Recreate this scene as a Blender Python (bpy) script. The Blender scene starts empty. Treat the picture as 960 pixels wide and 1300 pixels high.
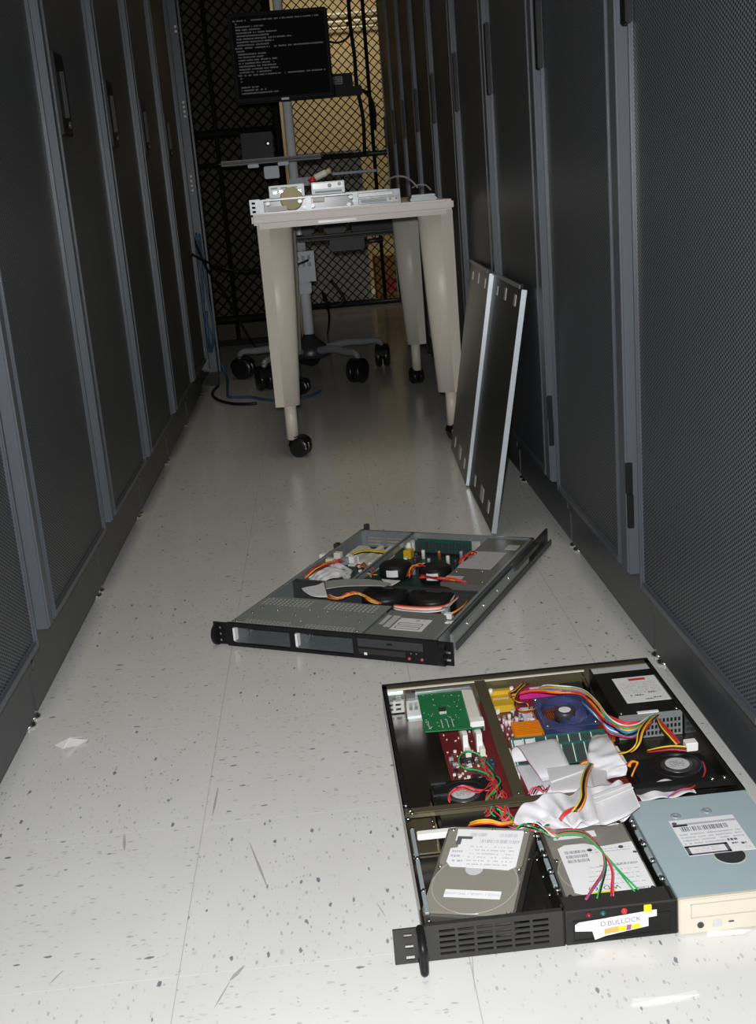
import bpy, bmesh, math, random
from mathutils import Vector, Matrix
random.seed(7)
S = bpy.context.scene
COL = S.collection
PI = math.pi
V = Vector

# ------------------------------------------------------------------ camera (solved from the photograph)
CAM_H, YAW, PITCH, ROLL, FPX = 0.7832, -0.0375, 0.2661, -0.0829, 1486.4
def cam_axes():
    cy, sy = math.cos(YAW), math.sin(YAW)
    fwd = V((-sy*math.cos(PITCH), cy*math.cos(PITCH), -math.sin(PITCH)))
    right = V((cy, sy, 0)); up = right.cross(fwd)
    return right*math.cos(ROLL)+up*math.sin(ROLL), -right*math.sin(ROLL)+up*math.cos(ROLL), fwd
CR, CU, CF = cam_axes()
CPOS = V((0, 0, CAM_H))
cam_data = bpy.data.cameras.new('camera'); cam = bpy.data.objects.new('camera', cam_data); COL.objects.link(cam)
m = Matrix(((CR.x, CU.x, -CF.x, 0), (CR.y, CU.y, -CF.y, 0), (CR.z, CU.z, -CF.z, CAM_H), (0, 0, 0, 1)))
cam.matrix_world = m
cam_data.sensor_fit = 'AUTO'; cam_data.sensor_width = 36; cam_data.lens = FPX/1300*36
cam_data.shift_y = -10/1300; cam_data.clip_start = 0.02
S.camera = cam
def ray(px): return CF + CR*((px[0]-480)/FPX) - CU*((px[1]-640)/FPX)
def atz(px, z=0): d = ray(px); return CPOS + d*((z-CAM_H)/d.z)
def aty(px, y): d = ray(px); return CPOS + d*(y/d.y)
def atx(px, x): d = ray(px); return CPOS + d*(x/d.x)
NEAR = (0.0501, 1.0488, 0.0089); FAR = (-0.2115, 1.9964, -0.4718)
def loc(px, z, fr=NEAR):
    g = atz(px, z); dx, dy = g.x-fr[0], g.y-fr[1]; c, s = math.cos(fr[2]), math.sin(fr[2])
    return (dx*c+dy*s, -dx*s+dy*c, z)

# ------------------------------------------------------------------ materials
MATS = {}
def mat(name, col, rough=0.5, metal=0.0, var=0.08, scale=40, bump=0.0, emit=0, alpha=1.0, trans=0.0, spec=0.5, coat=0.0):
    if name in MATS: return MATS[name]
    M = bpy.data.materials.new(name); M.use_nodes = True
    nt = M.node_tree; b = nt.nodes['Principled BSDF']
    tc = nt.nodes.new('ShaderNodeTexCoord'); nz = nt.nodes.new('ShaderNodeTexNoise')
    nz.inputs['Scale'].default_value = scale; nz.inputs['Detail'].default_value = 4
    nt.links.new(tc.outputs['Object'], nz.inputs['Vector'])
    mx = nt.nodes.new('ShaderNodeMix'); mx.data_type = 'RGBA'
    c1 = [max(0, c*(1-var)) for c in col]; c2 = [min(1, c*(1+var)) for c in col]
    mx.inputs['A'].default_value = (*c1, 1); mx.inputs['B'].default_value = (*c2, 1)
    nt.links.new(nz.outputs['Fac'], mx.inputs['Factor'])
    nt.links.new(mx.outputs['Result'], b.inputs['Base Color'])
    b.inputs['Roughness'].default_value = rough; b.inputs['Metallic'].default_value = metal
    b.inputs['Specular IOR Level'].default_value = spec
    b.inputs['Coat Weight'].default_value = coat
    if bump:
        bp = nt.nodes.new('ShaderNodeBump'); bp.inputs['Strength'].default_value = bump; bp.inputs['Distance'].default_value = 0.002
        nt.links.new(nz.outputs['Fac'], bp.inputs['Height']); nt.links.new(bp.outputs['Normal'], b.inputs['Normal'])
    if emit:
        nt.links.new(mx.outputs['Result'], b.inputs['Emission Color']); b.inputs['Emission Strength'].default_value = emit
    if alpha < 1: b.inputs['Alpha'].default_value = alpha
    if trans: b.inputs['Transmission Weight'].default_value = trans
    MATS[name] = M
    return M

def math_node(nt, op, a, b=None, c=None):
    n = nt.nodes.new('ShaderNodeMath'); n.operation = op
    for i, v in enumerate((a, b, c)):
        if v is None: continue
        if isinstance(v, (int, float)): n.inputs[i].default_value = v
        else: nt.links.new(v, n.inputs[i])
    return n.outputs[0]

def floor_material():
    M = bpy.data.materials.new('vinyl_tile'); M.use_nodes = True; nt = M.node_tree; b = nt.nodes['Principled BSDF']
    L = nt.links.new
    tc = nt.nodes.new('ShaderNodeTexCoord'); sp = nt.nodes.new('ShaderNodeSeparateXYZ'); L(tc.outputs['Object'], sp.inputs[0])
    T = 0.3048
    u = math_node(nt, 'DIVIDE', math_node(nt, 'ADD', sp.outputs[0], 0.2098), T)
    v = math_node(nt, 'DIVIDE', math_node(nt, 'SUBTRACT', sp.outputs[1], 1.9831), T)
    fu, fv = math_node(nt, 'FLOOR', u), math_node(nt, 'FLOOR', v)
    chk = math_node(nt, 'MODULO', math_node(nt, 'ADD', math_node(nt, 'ADD', fu, fv), 200), 2.0)
    # flecks, stretched along x in one tile and along y in the next
    def flecks(sx, sy, thr, keep, seed):
        cb = nt.nodes.new('ShaderNodeCombineXYZ')
        L(math_node(nt, 'MULTIPLY', sp.outputs[0], sx), cb.inputs[0]); L(math_node(nt, 'MULTIPLY', sp.outputs[1], sy), cb.inputs[1])
        cb.inputs[2].default_value = seed
        nz = nt.nodes.new('ShaderNodeTexNoise'); nz.inputs['Scale'].default_value = 2.2; L(cb.outputs[0], nz.inputs['Vector'])
        wp = nt.nodes.new('ShaderNodeVectorMath'); wp.operation = 'MULTIPLY_ADD'
        L(nz.outputs['Color'], wp.inputs[0]); wp.inputs[1].default_value = (0.5, 0.5, 0); L(cb.outputs[0], wp.inputs[2])
        vo = nt.nodes.new('ShaderNodeTexVoronoi'); vo.inputs['Scale'].default_value = 1; L(wp.outputs[0], vo.inputs['Vector'])
        sc = nt.nodes.new('ShaderNodeSeparateColor'); L(vo.outputs['Color'], sc.inputs[0])
        rad = math_node(nt, 'MULTIPLY', sc.outputs[1], thr)
        hit = math_node(nt, 'LESS_THAN', vo.outputs['Distance'], rad)
        return math_node(nt, 'MULTIPLY', hit, math_node(nt, 'LESS_THAN', sc.outputs[0], keep)), sc.outputs[2]
    def pair(k, s, thr, keep, seed):
        a, ca = flecks(k, k*s, thr, keep, seed); c, cc = flecks(k*s, k, thr, keep, seed+7)
        mx = nt.nodes.new('ShaderNodeMix'); L(chk, mx.inputs['Factor']); L(a, mx.inputs['A']); L(c, mx.inputs['B'])
        m2 = nt.nodes.new('ShaderNodeMix'); L(chk, m2.inputs['Factor']); L(ca, m2.inputs['A']); L(cc, m2.inputs['B'])
        return mx.outputs['Result'], m2.outputs['Result']
    big, bc = pair(62, 2.4, 0.36, 0.20, 1.0)
    sml, s_c = pair(110, 2.2, 0.44, 0.42, 4.0)
    nz = nt.nodes.new('ShaderNodeTexNoise'); nz.inputs['Scale'].default_value = 7; nz.inputs['Detail'].default_value = 5; L(tc.outputs['Object'], nz.inputs['Vector'])
    base = nt.nodes.new('ShaderNodeMix'); base.data_type = 'RGBA'
    base.inputs['A'].default_value = (0.655, 0.65, 0.62, 1); base.inputs['B'].default_value = (0.73, 0.73, 0.71, 1); L(nz.outputs['Fac'], base.inputs['Factor'])
    def over(prev, fac, col):
        mx = nt.nodes.new('ShaderNodeMix'); mx.data_type = 'RGBA'; L(fac, mx.inputs['Factor']); L(prev, mx.inputs['A']); mx.inputs['B'].default_value = (*col, 1)
        return mx.outputs['Result']
    c = over(base.outputs['Result'], math_node(nt, 'MULTIPLY', sml, math_node(nt, 'MULTIPLY_ADD', s_c, 0.5, 0.12)), (0.33, 0.33, 0.31))
    c = over(c, math_node(nt, 'MULTIPLY', big, math_node(nt, 'MULTIPLY_ADD', bc, 0.75, 0.1)), (0.12, 0.13, 0.17))
    # tile joints: a pale line across the aisle, a fine dark line along it
    def joint(t, w):
        f = math_node(nt, 'FRACT', t); d = math_node(nt, 'MINIMUM', f, math_node(nt, 'SUBTRACT', 1.0, f))
        return math_node(nt, 'LESS_THAN', d, w)
    c = over(c, math_node(nt, 'MULTIPLY', joint(v, 0.0022), 0.5), (0.86, 0.85, 0.8))
    c = over(c, math_node(nt, 'MULTIPLY', joint(u, 0.0016), 0.55), (0.3, 0.28, 0.24))
    L(c, b.inputs['Base Color'])
    b.inputs['Roughness'].default_value = 0.26; b.inputs['Specular IOR Level'].default_value = 0.5
    r2 = math_node(nt, 'MULTIPLY_ADD', nz.outputs['Fac'], 0.10, 0.12); L(r2, b.inputs['Roughness'])
    return M

def mesh_material():
    """black sheet steel punched with staggered round holes"""
    M = bpy.data.materials.new('perforated_steel'); M.use_nodes = True; nt = M.node_tree; b = nt.nodes['Principled BSDF']; L = nt.links.new
    tc = nt.nodes.new('ShaderNodeTexCoord'); sp = nt.nodes.new('ShaderNodeSeparateXYZ'); L(tc.outputs['Object'], sp.inputs[0])
    pw, ph = 0.0104, 0.0060
    def dist(o):
        a = math_node(nt, 'SUBTRACT', math_node(nt, 'FRACT', math_node(nt, 'ADD', math_node(nt, 'DIVIDE', sp.outputs[1], pw), o)), 0.5)
        c = math_node(nt, 'SUBTRACT', math_node(nt, 'FRACT', math_node(nt, 'ADD', math_node(nt, 'DIVIDE', sp.outputs[2], ph), o)), 0.5)
        a = math_node(nt, 'MULTIPLY', a, pw); c = math_node(nt, 'MULTIPLY', c, ph)
        return math_node(nt, 'SQRT', math_node(nt, 'ADD', math_node(nt, 'POWER', math_node(nt, 'ABSOLUTE', a), 2.0), math_node(nt, 'POWER', math_node(nt, 'ABSOLUTE', c), 2.0)))
    d = math_node(nt, 'MINIMUM', dist(0.0), dist(0.5))
    hole = math_node(nt, 'LESS_THAN', d, 0.0021)
    mx = nt.nodes.new('ShaderNodeMix'); mx.data_type = 'RGBA'; L(hole, mx.inputs['Factor'])
    mx.inputs['A'].default_value = (0.108, 0.116, 0.128, 1); mx.inputs['B'].default_value = (0.012, 0.013, 0.015, 1)
    L(mx.outputs['Result'], b.inputs['Base Color']); b.inputs['Roughness'].default_value = 0.42
    L(math_node(nt, 'MULTIPLY_ADD', hole, -0.45, 0.5), b.inputs['Specular IOR Level'])
    return M

M_floor = floor_material(); M_mesh = mesh_material()
M_rack = mat('rack_black', (0.022, 0.024, 0.027), 0.5, 0, 0.1, 20, spec=.25)
M_post = mat('rack_blue_grey', (0.088, 0.100, 0.115), 0.40, 0.1, 0.08, 15)
M_frame = mat('door_frame_grey', (0.075, 0.083, 0.096), 0.33, 0.1, 0.08, 15)
M_plinth = mat('plinth_dark', (0.055, 0.060, 0.064), 0.42, 0, 0.12, 10)
M_black = mat('black_plastic', (0.010, 0.010, 0.011), 0.4, 0, 0.15, 60, spec=.25)
M_blackp = mat('black_powder_coat', (0.030, 0.029, 0.028), 0.45, 0.0, 0.2, 300, bump=0.12, spec=.35)
M_gloss = mat('black_gloss_metal', (0.022, 0.021, 0.020), 0.22, 0.35, 0.2, 30)
M_bay = mat('dark_brown_steel', (0.10, 0.085, 0.07), 0.3, 0.9, 0.2, 12)
M_olive = mat('olive_steel', (0.19, 0.165, 0.10), 0.36, 0.7, 0.12, 20)
M_steel = mat('galvanised_steel', (0.40, 0.435, 0.44), 0.3, 0.55, 0.2, 90)
M_steelg = mat('dull_zinc', (0.29, 0.315, 0.31), 0.36, 0.3, 0.12, 60)
M_lid = mat('lid_zinc', (0.25, 0.27, 0.255), 0.36, 0.1, 0.12, 60)
M_pole = mat('pale_chrome', (0.93, 0.94, 0.96), 0.25, 0.0, 0.02, coat=.5)
M_chrome = mat('chrome', (0.75, 0.77, 0.8), 0.12, 1.0, 0.05)
M_screw = mat('screw_chrome', (0.85, 0.85, 0.82), 0.2, 1.0, 0.05)
M_rail = mat('pale_blue_rail', (0.40, 0.47, 0.50), 0.35, 0.4, 0.06)
M_white = mat('white_plastic', (0.85, 0.84, 0.82), 0.45, 0, 0.03)
M_label = mat('label_paper', (0.80, 0.80, 0.81), 0.5, 0, 0.02)
M_labelg = mat('label_grey', (0.52, 0.53, 0.54), 0.5, 0, 0.04)
M_ink = mat('label_ink', (0.10, 0.10, 0.12), 0.6, 0, 0.1)
M_inkg = mat('label_ink_faint', (0.45, 0.46, 0.49), 0.6, 0, 0.1)
M_hdd = mat('drive_grey_metal', (0.32, 0.305, 0.265), 0.36, 0.35, 0.05, 25)
M_hdd2 = mat('drive_edge_metal', (0.30, 0.29, 0.26), 0.3, 0.8, 0.05, 25)
M_cdtop = mat('optical_drive_blue_grey', (0.37, 0.465, 0.495), 0.5, 0.05, 0.05, 30)
M_cream = mat('cream_plastic', (0.62, 0.575, 0.47), 0.45, 0, 0.04)
M_creamd = mat('cream_plastic_shade', (0.45, 0.42, 0.36), 0.45, 0, 0.04)
M_pcbred = mat('maroon_circuit_board', (0.17, 0.018, 0.022), 0.35, 0, 0.3, 220)
M_pcbgreen = mat('green_circuit_board', (0.012, 0.17, 0.055), 0.35, 0, 0.2, 160)
M_pcbteal = mat('teal_memory_board', (0.010, 0.10, 0.075), 0.35, 0, 0.2, 160)
M_ivory = mat('ivory_slot', (0.74, 0.72, 0.62), 0.5, 0, 0.04)
M_yel = mat('yellow_connector', (0.62, 0.40, 0.02), 0.4, 0, 0.15, 60)
M_mag = mat('magenta_connector', (0.58, 0.02, 0.24), 0.4, 0, 0.1, 60)
M_orange = mat('orange_heatsink', (0.85, 0.26, 0.01), 0.35, 0.3, 0.08, 40)
M_copper = mat('copper', (0.75, 0.24, 0.07), 0.35, 0.7, 0.1, 40)
M_bluefan = mat('translucent_blue', (0.06, 0.08, 0.21), 0.12, 0, 0.2, 30, alpha=0.7)
M_ribbon = mat('ribbon_grey', (0.64, 0.635, 0.655), 0.55, 0, 0.10, 60)
M_ribedge = mat('ribbon_edge_red', (0.36, 0.20, 0.27), 0.5, 0, 0.05)
M_conn = mat('ribbon_connector', (0.74, 0.74, 0.72), 0.45, 0, 0.04)
M_amber = mat('yellow_sticker', (0.90, 0.72, 0.02), 0.45, 0, 0.04)
M_orsticker = mat('orange_sticker', (0.90, 0.38, 0.10), 0.5, 0, 0.08, 120)
M_table = mat('table_laminate', (0.84, 0.77, 0.72), 0.4, 0, 0.03)
M_leg = mat('table_leg_cream', (0.76, 0.70, 0.60), 0.38, 0, 0.03)
M_dkmetal = mat('dark_grey_metal', (0.06, 0.062, 0.065), 0.35, 0.4, 0.1)
M_tray = mat('grey_tray', (0.17, 0.17, 0.172), 0.45, 0, 0.1)
M_box = mat('outlet_grey', (0.42, 0.44, 0.47), 0.45, 0.2, 0.05)
M_fence = mat('fence_wire_black', (0.014, 0.013, 0.011), 0.6, 0, 0.1, spec=.15)
M_wall = mat('tan_wall', (0.46, 0.37, 0.21), 0.8, 0, 0.12, 3)
M_dwall = mat('dark_wall', (0.10, 0.10, 0.10), 0.8, 0, 0.1, 3)
M_ceil = mat('ceiling_tile', (0.35, 0.35, 0.34), 0.9, 0, 0.1, 8)
M_carton = mat('white_carton', (0.62, 0.60, 0.56), 0.7, 0, 0.05)
M_brown = mat('orange_brown_carton', (0.55, 0.28, 0.07), 0.7, 0, 0.15, 10)
M_screen = mat('monitor_screen', (0.006, 0.006, 0.006), 0.6, 0, 0.1, spec=.06)
M_monitor = mat('monitor_housing', (0.008, 0.008, 0.008), 0.5, 0, 0.1, spec=.12)
M_scrtext = mat('screen_text_white', (0.16, 0.16, 0.165), 0.6, 0, 0.05, emit=0.22, spec=.1)
M_panel = mat('zinc_dark_reflection', (0.032, 0.033, 0.030), 0.4, 0.0, 0.2, 6, spec=.12)  # near lid: dark reflection of the facing racks put into the base colour
M_panel2 = mat('zinc_lit_angle', (0.19, 0.182, 0.162), 0.35, 0.3, 0.2, 6)  # same zinc as the near lid; paler tone paints its different angle to light
M_edge = mat('bright_zinc_edge', (0.62, 0.68, 0.72), 0.35, 0.5, 0.06)
M_tabs = mat('lid_tab_bright', (0.55, 0.55, 0.53), 0.5, 0.3, 0.06)
M_paper = mat('torn_paper', (0.86, 0.85, 0.83), 0.6, 0, 0.03)
M_scuff = mat('scuff_grey', (0.40, 0.39, 0.36), 0.5, 0, 0.3, 300)
M_tape = mat('pale_yellow_foam', (0.72, 0.62, 0.33), 0.6, 0, 0.06)
M_wheel = mat('caster_rubber', (0.012, 0.012, 0.012), 0.28, 0, 0.1)
M_conduit = mat('white_conduit', (0.8, 0.78, 0.7), 0.4, 0, 0.05)
WIRE = {n: mat('wire_'+n, c, 0.4, 0, 0.06) for n, c in dict(
    red=(0.62, 0.03, 0.035), green=(0.03, 0.42, 0.10), black=(0.012, 0.012, 0.013), yellow=(0.80, 0.55, 0.03), orange=(0.85, 0.26, 0.02),
    white=(0.78, 0.78, 0.76), teal=(0.03, 0.34, 0.30), blue=(0.05, 0.22, 0.55), purple=(0.28, 0.10, 0.30), pink=(0.70, 0.12, 0.22), grey=(0.32, 0.32, 0.31), netblue=(0.045, 0.115, 0.21)).items()}

# ------------------------------------------------------------------ mesh helpers
class MB:
    def __init__(s): s.bm = bmesh.new(); s.mats = []
    def mi(s, m):
        if m is None: return 0
        if m not in s.mats: s.mats.append(m)
        return s.mats.index(m)
    def box(s, a, b, m=None, bev=0.0, M=None, seg=2):
        x0, y0, z0 = (min(p, q) for p, q in zip(a, b)); x1, y1, z1 = (max(p, q) for p, q in zip(a, b))
        t = bmesh.new()
        vs = [t.verts.new(c) for c in ((x0,y0,z0),(x1,y0,z0),(x1,y1,z0),(x0,y1,z0),(x0,y0,z1),(x1,y0,z1),(x1,y1,z1),(x0,y1,z1))]
        for f in ((3,2,1,0),(4,5,6,7),(0,1,5,4),(1,2,6,5),(2,3,7,6),(3,0,4,7)): t.faces.new([vs[i] for i in f])
        if bev > 0: bmesh.ops.bevel(t, geom=t.edges[:], offset=min(bev, .49*min(x1-x0, y1-y0, z1-z0)), segments=seg, affect='EDGES')
        s.merge(t, m, M); return s
    def merge(s, t, m=None, M=None, smooth=False):
        i = s.mi(m); mp = {}
        for v in t.verts: mp[v] = s.bm.verts.new(M @ v.co if M else v.co)
        for f in t.faces:
            try: g = s.bm.faces.new([mp[v] for v in f.verts])
            except ValueError: continue
            g.material_index = i; g.smooth = smooth or f.smooth
        t.free()
    def poly(s, pts, m=None):
        f = s.bm.faces.new([s.bm.verts.new(p) for p in pts]); f.material_index = s.mi(m); return s
    def prism(s, pts, d, m=None, bev=0):
        """extrude a planar polygon by vector d"""
        t = bmesh.new(); d = V(d)
        a = [t.verts.new(p) for p in pts]; b = [t.verts.new(V(p)+d) for p in pts]; n = len(pts)
        t.faces.new(a[::-1]); t.faces.new(b)
        for i in range(n): t.faces.new((a[i], a[(i+1) % n], b[(i+1) % n], b[i]))
        bmesh.ops.recalc_face_normals(t, faces=t.faces[:])
        if bev: bmesh.ops.bevel(t, geom=t.edges[:], offset=bev, segments=2, affect='EDGES')
        s.merge(t, m); return s
    def lathe(s, prof, c=(0,0,0), axis='Z', n=24, m=None, caps=True):
        """prof: list of (r, h)"""
        c = V(c); R = {'Z': Matrix.Identity(3), 'X': Matrix(((0,0,1),(1,0,0),(0,1,0))), 'Y': Matrix(((1,0,0),(0,0,1),(0,-1,0)))}[axis] if isinstance(axis, str) else V((0,0,1)).rotation_difference(V(axis)).to_matrix()
        i = s.mi(m); rings = []
        for r, h in prof:
            rings.append([s.bm.verts.new(c + R @ V((r*math.cos(2*PI*k/n), r*math.sin(2*PI*k/n), h))) for k in range(n)])
        for a, b in zip(rings, rings[1:]):
            for k in range(n):
                f = s.bm.faces.new((a[k], a[(k+1) % n], b[(k+1) % n], b[k])); f.smooth = True; f.material_index = i
        if caps:
            for rg in (rings[0][::-1], rings[-1]):
                f = s.bm.faces.new(rg); f.material_index = i
        return s
    def cyl(s, c, r, h, axis='Z', n=20, m=None): return s.lathe([(r, 0), (r, h)], c, axis, n, m)
    def tube(s, pts, r, m=None, n=8, smooth=True, res=6, flat=None):
        pts = [V(p) for p in pts]
        if smooth and len(pts) > 2: pts = catmull(pts, res)
        rr = r if callable(r) else (lambda t: r)
        i = s.mi(m); rings = []; prev = None
        for k, p in enumerate(pts):
            t = (pts[min(k+1, len(pts)-1)] - pts[max(k-1, 0)])
            if t.length < 1e-9: t = V((0,0,1))
            t.normalize()
            if prev is None:
                nrm = t.orthogonal().normalized()
            else:
                nrm = (prev - t*prev.dot(t))
                nrm = nrm.normalized() if nrm.length > 1e-6 else t.orthogonal().normalized()
            prev = nrm; bn = t.cross(nrm); q = rr(k/max(1, len(pts)-1))
            rings.append([s.bm.verts.new(p + nrm*q*math.cos(2*PI*j/n) + bn*q*math.sin(2*PI*j/n)) for j in range(n)])
        for a, b in zip(rings, rings[1:]):
            for j in range(n):
                f = s.bm.faces.new((a[j], a[(j+1) % n], b[(j+1) % n], b[j])); f.smooth = True; f.material_index = i
        for rg in (rings[0][::-1], rings[-1]):
            f = s.bm.faces.new(rg); f.material_index = i
        return s
    def holed(s, rect, holes, org, ux, uy, th, m=None):
        """flat plate of thickness th with rectangular holes; rect & holes are (u0,v0,u1,v1)"""
        org, ux, uy = V(org), V(ux), V(uy); nn = ux.cross(uy)*th
        us = sorted({rect[0], rect[2], *[h[0] for h in holes], *[h[2] for h in holes]}); vs = sorted({rect[1], rect[3], *[h[1] for h in holes], *[h[3] for h in holes]})
        def solid(i, j):
            if not (0 <= i < len(us)-1 and 0 <= j < len(vs)-1): return False
            cu, cv = (us[i]+us[i+1])/2, (vs[j]+vs[j+1])/2
            return not any(h[0] < cu < h[2] and h[1] < cv < h[3] for h in holes)
        k = s.mi(m)
        def P(u, v, d): return org + ux*u + uy*v + (nn if d else V((0,0,0)))
        def face(ps):
            f = s.bm.faces.new([s.bm.verts.new(p) for p in ps]); f.material_index = k
        for i in range(len(us)-1):
            for j in range(len(vs)-1):
                if not solid(i, j): continue
                a, b, c, d = us[i], us[i+1], vs[j], vs[j+1]
                face((P(a,c,1), P(b,c,1), P(b,d,1), P(a,d,1))); face((P(a,d,0), P(b,d,0), P(b,c,0), P(a,c,0)))
                if not solid(i-1, j): face((P(a,c,0), P(a,c,1), P(a,d,1), P(a,d,0)))
                if not solid(i+1, j): face((P(b,d,0), P(b,d,1), P(b,c,1), P(b,c,0)))
                if not solid(i, j-1): face((P(b,c,0), P(b,c,1), P(a,c,1), P(a,c,0)))
                if not solid(i, j+1): face((P(a,d,0), P(a,d,1), P(b,d,1), P(b,d,0)))
        return s
    def build(s, name, m=None, parent=None, loc=None, rot=None, label=None):
        if m is not None and not s.mats: s.mats = [m]
        elif m is not None and m not in s.mats: s.mats[0:0] = []
        me = bpy.data.meshes.new(name); bmesh.ops.recalc_face_normals(s.bm, faces=s.bm.faces[:]) if False else None
        s.bm.to_mesh(me); s.bm.free()
        for q in s.mats: me.materials.append(q)
        o = bpy.data.objects.new(name, me); COL.objects.link(o)
        if parent: o.parent = parent
        if loc: o.location = loc
        if rot: o.rotation_euler = rot
        if label: o['label'] = label
        return o

def catmull(p, res):
    out = []; n = len(p)
    for i in range(n-1):
        p0, p1, p2, p3 = p[max(i-1, 0)], p[i], p[i+1], p[min(i+2, n-1)]
        for k in range(res):
            t = k/res
            out.append(0.5*((2*p1) + (p2-p0)*t + (2*p0-5*p1+4*p2-p3)*t*t + (3*p1-p0-3*p2+p3)*t*t*t))
    out.append(p[-1]); return out

def thing(name, label, cat, loc=(0,0,0), rz=0, group=None):
    o = bpy.data.objects.new(name, None); COL.objects.link(o); o.empty_display_size = 0.05
    o.location = loc; o.rotation_euler = (0, 0, rz); o['label'] = label; o['category'] = cat
    if group: o['group'] = group
    return o
def tag(o, label, cat, group=None):
    o['label'] = label; o['category'] = cat
    if group: o['group'] = group
    return o
def struct(o): o['kind'] = 'structure'; return o
def copy_tree(o, parent=None):
    c = o.copy(); COL.objects.link(c)
    if parent: c.parent = parent
    for ch in list(o.children): copy_tree(ch, c)
    return c
def wire(parent, color, pts, r=0.0009, name='wire', n=6, res=5):
    return MB().tube(pts, r, WIRE[color], n=n, res=res).build(name, None, parent)
def ribbon(parent, pairs, name='ribbon_cable', res=6, th=0.0009, m=None, edge=True, crumple=0.0):
    A = catmull([V(a) for a, b in pairs], res); B = catmull([V(b) for a, b in pairs], res)
    mb = MB(); i0 = mb.mi(m or M_ribbon); i1 = mb.mi(M_ribedge) if edge else i0
    fr = [0, 0.016, 0.13, 0.25, 0.38, 0.5, 0.62, 0.75, 0.88, 1.0]; rows = []
    for k, (a, b) in enumerate(zip(A, B)):
        t = A[min(k+1, len(A)-1)] - A[max(k-1, 0)] + B[min(k+1, len(B)-1)] - B[max(k-1, 0)]
        nn = t.cross(b-a); nn = nn.normalized() if nn.length > 1e-9 else V((0,0,1))
        cr = lambda f: crumple*(math.sin(k*.55+f*2.2)+.6*math.sin(k*.95-f*4.0+1.3)+.5*math.sin(f*7+k*.3))
        rows.append(([mb.bm.verts.new(a.lerp(b, f) + nn*(cr(f)+th/2)) for f in fr], [mb.bm.verts.new(a.lerp(b, f) + nn*(cr(f)-th/2)) for f in fr]))
    def F(vs, i):
        f = mb.bm.faces.new(vs); f.material_index = i; f.smooth = True
    for (t0, b0), (t1, b1) in zip(rows, rows[1:]):
        for j in range(len(fr)-1):
            i = i1 if j == 0 else i0
            F((t0[j], t0[j+1], t1[j+1], t1[j]), i); F((b0[j+1], b0[j], b1[j], b1[j+1]), i)
        F((t0[0], t1[0], b1[0], b0[0]), i1); F((t0[-1], b0[-1], b1[-1], t1[-1]), i0)
    for t, b in (rows[0], rows[-1]):
        for j in range(len(fr)-1): F((t[j], b[j], b[j+1], t[j+1]), i0)
    return mb.build(name, None, parent)
def text(parent, s, size, M, m, name='lettering', ext=0.0):
    cu = bpy.data.curves.new(name, 'FONT'); cu.body = s; cu.size = size; cu.align_x = 'CENTER'; cu.align_y = 'CENTER'; cu.extrude = ext
    tmp = bpy.data.objects.new(name, cu); COL.objects.link(tmp)
    dg = bpy.context.evaluated_depsgraph_get(); me = bpy.data.meshes.new_from_object(tmp.evaluated_get(dg))
    COL.objects.unlink(tmp); bpy.data.objects.remove(tmp); bpy.data.curves.remove(cu)
    me.transform(M); me.materials.clear(); me.materials.append(m)
    o = bpy.data.objects.new(name, me); COL.objects.link(o); o.parent = parent
    return o
def scribble(mb, x0, x1, y, z, h, m, seed, dens=0.75, M=None, ww=1.0):
    """a line of tiny unreadable print as short bars lying in the XY plane"""
    r = random.Random(seed); x = x0
    while x < x1:
        w = h*r.uniform(0.3, 0.9)*ww
        if r.random() < dens:
            a, b = (x, y-h*r.uniform(.35, .5)), (min(x+w, x1), y+h*r.uniform(.3, .5))
            ps = [V((a[0], a[1], z)), V((b[0], a[1], z)), V((b[0], b[1], z)), V((a[0], b[1], z))]
            mb.poly([M @ p for p in ps] if M else ps, m)
        x += w + h*0.22*ww
def barcode(mb, x0, x1, y0, y1, z, m, seed, M=None):
    r = random.Random(seed); x = x0; u = (x1-x0)/60
    while x < x1:
        w = u*r.choice((0.6, 1, 1.5))
        ps = [V((x, y0, z)), V((x+w, y0, z)), V((x+w, y1, z)), V((x, y1, z))]
        mb.poly([M @ p for p in ps] if M else ps, m); x += w + u*r.choice((0.8, 1.2, 2))
def screws(parent, lst, r=0.0028, h=0.0012, axis='Z'):
    q = MB(); screw(q, (0, 0, 0), r, h, axis); o = q.build('screw', None, parent); o.location = lst[0]
    for p in lst[1:]:
        c_ = o.copy(); COL.objects.link(c_); c_.parent = parent; c_.location = p
def screw(mb, p, r=0.0028, h=0.0012, axis='Z', m=None): mb.lathe([(r, 0), (r, h*.5), (r*.7, h)], p, axis, 10, m or M_screw)

# ------------------------------------------------------------------ room shell
fl = MB(); fl.box((-1.75, -1.2, -0.05), (1.75, 9.6, 0), M_floor)
def streak(px_a, px_b, w0, w1, m=M_scuff):
    a, b = atz(px_a, 0.0002), atz(px_b, 0.0002); d = (b-a).normalized(); s = V((-d.y, d.x, 0)); mid = a.lerp(b, .6)
    fl.poly([a - s*w0, mid - s*w1, b - s*w0*.5, b + s*w0*.5, mid + s*w1, a + s*w0], m)
streak((317, 1070), (341, 1130), .0005, .0017); streak((310, 1226), (292, 1245), .001, .0028); streak((292, 1246), (272, 1280), .0004, .001)
streak((158, 1060), (158, 1080), .001, .002); streak((277, 1000), (270, 1035), .0008, .0016); streak((80, 1232), (62, 1250), .0006, .001)
streak((598, 1195), (603, 1260), .0003, .0005); streak((478, 1146), (490, 1164), .0003, .0008)
struct(fl.build('floor'))
struct(MB().box((-1.75, -1.2, 2.75), (1.75, 9.6, 2.8), M_ceil).build('ceiling'))
struct(MB().box((-1.8, -1.2, -0.05), (-1.75, 9.6, 2.8), M_dwall).build('wall_left'))
struct(MB().box((1.75, -1.2, -0.05), (1.8, 9.6, 2.8), M_dwall).build('wall_right'))
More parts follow.
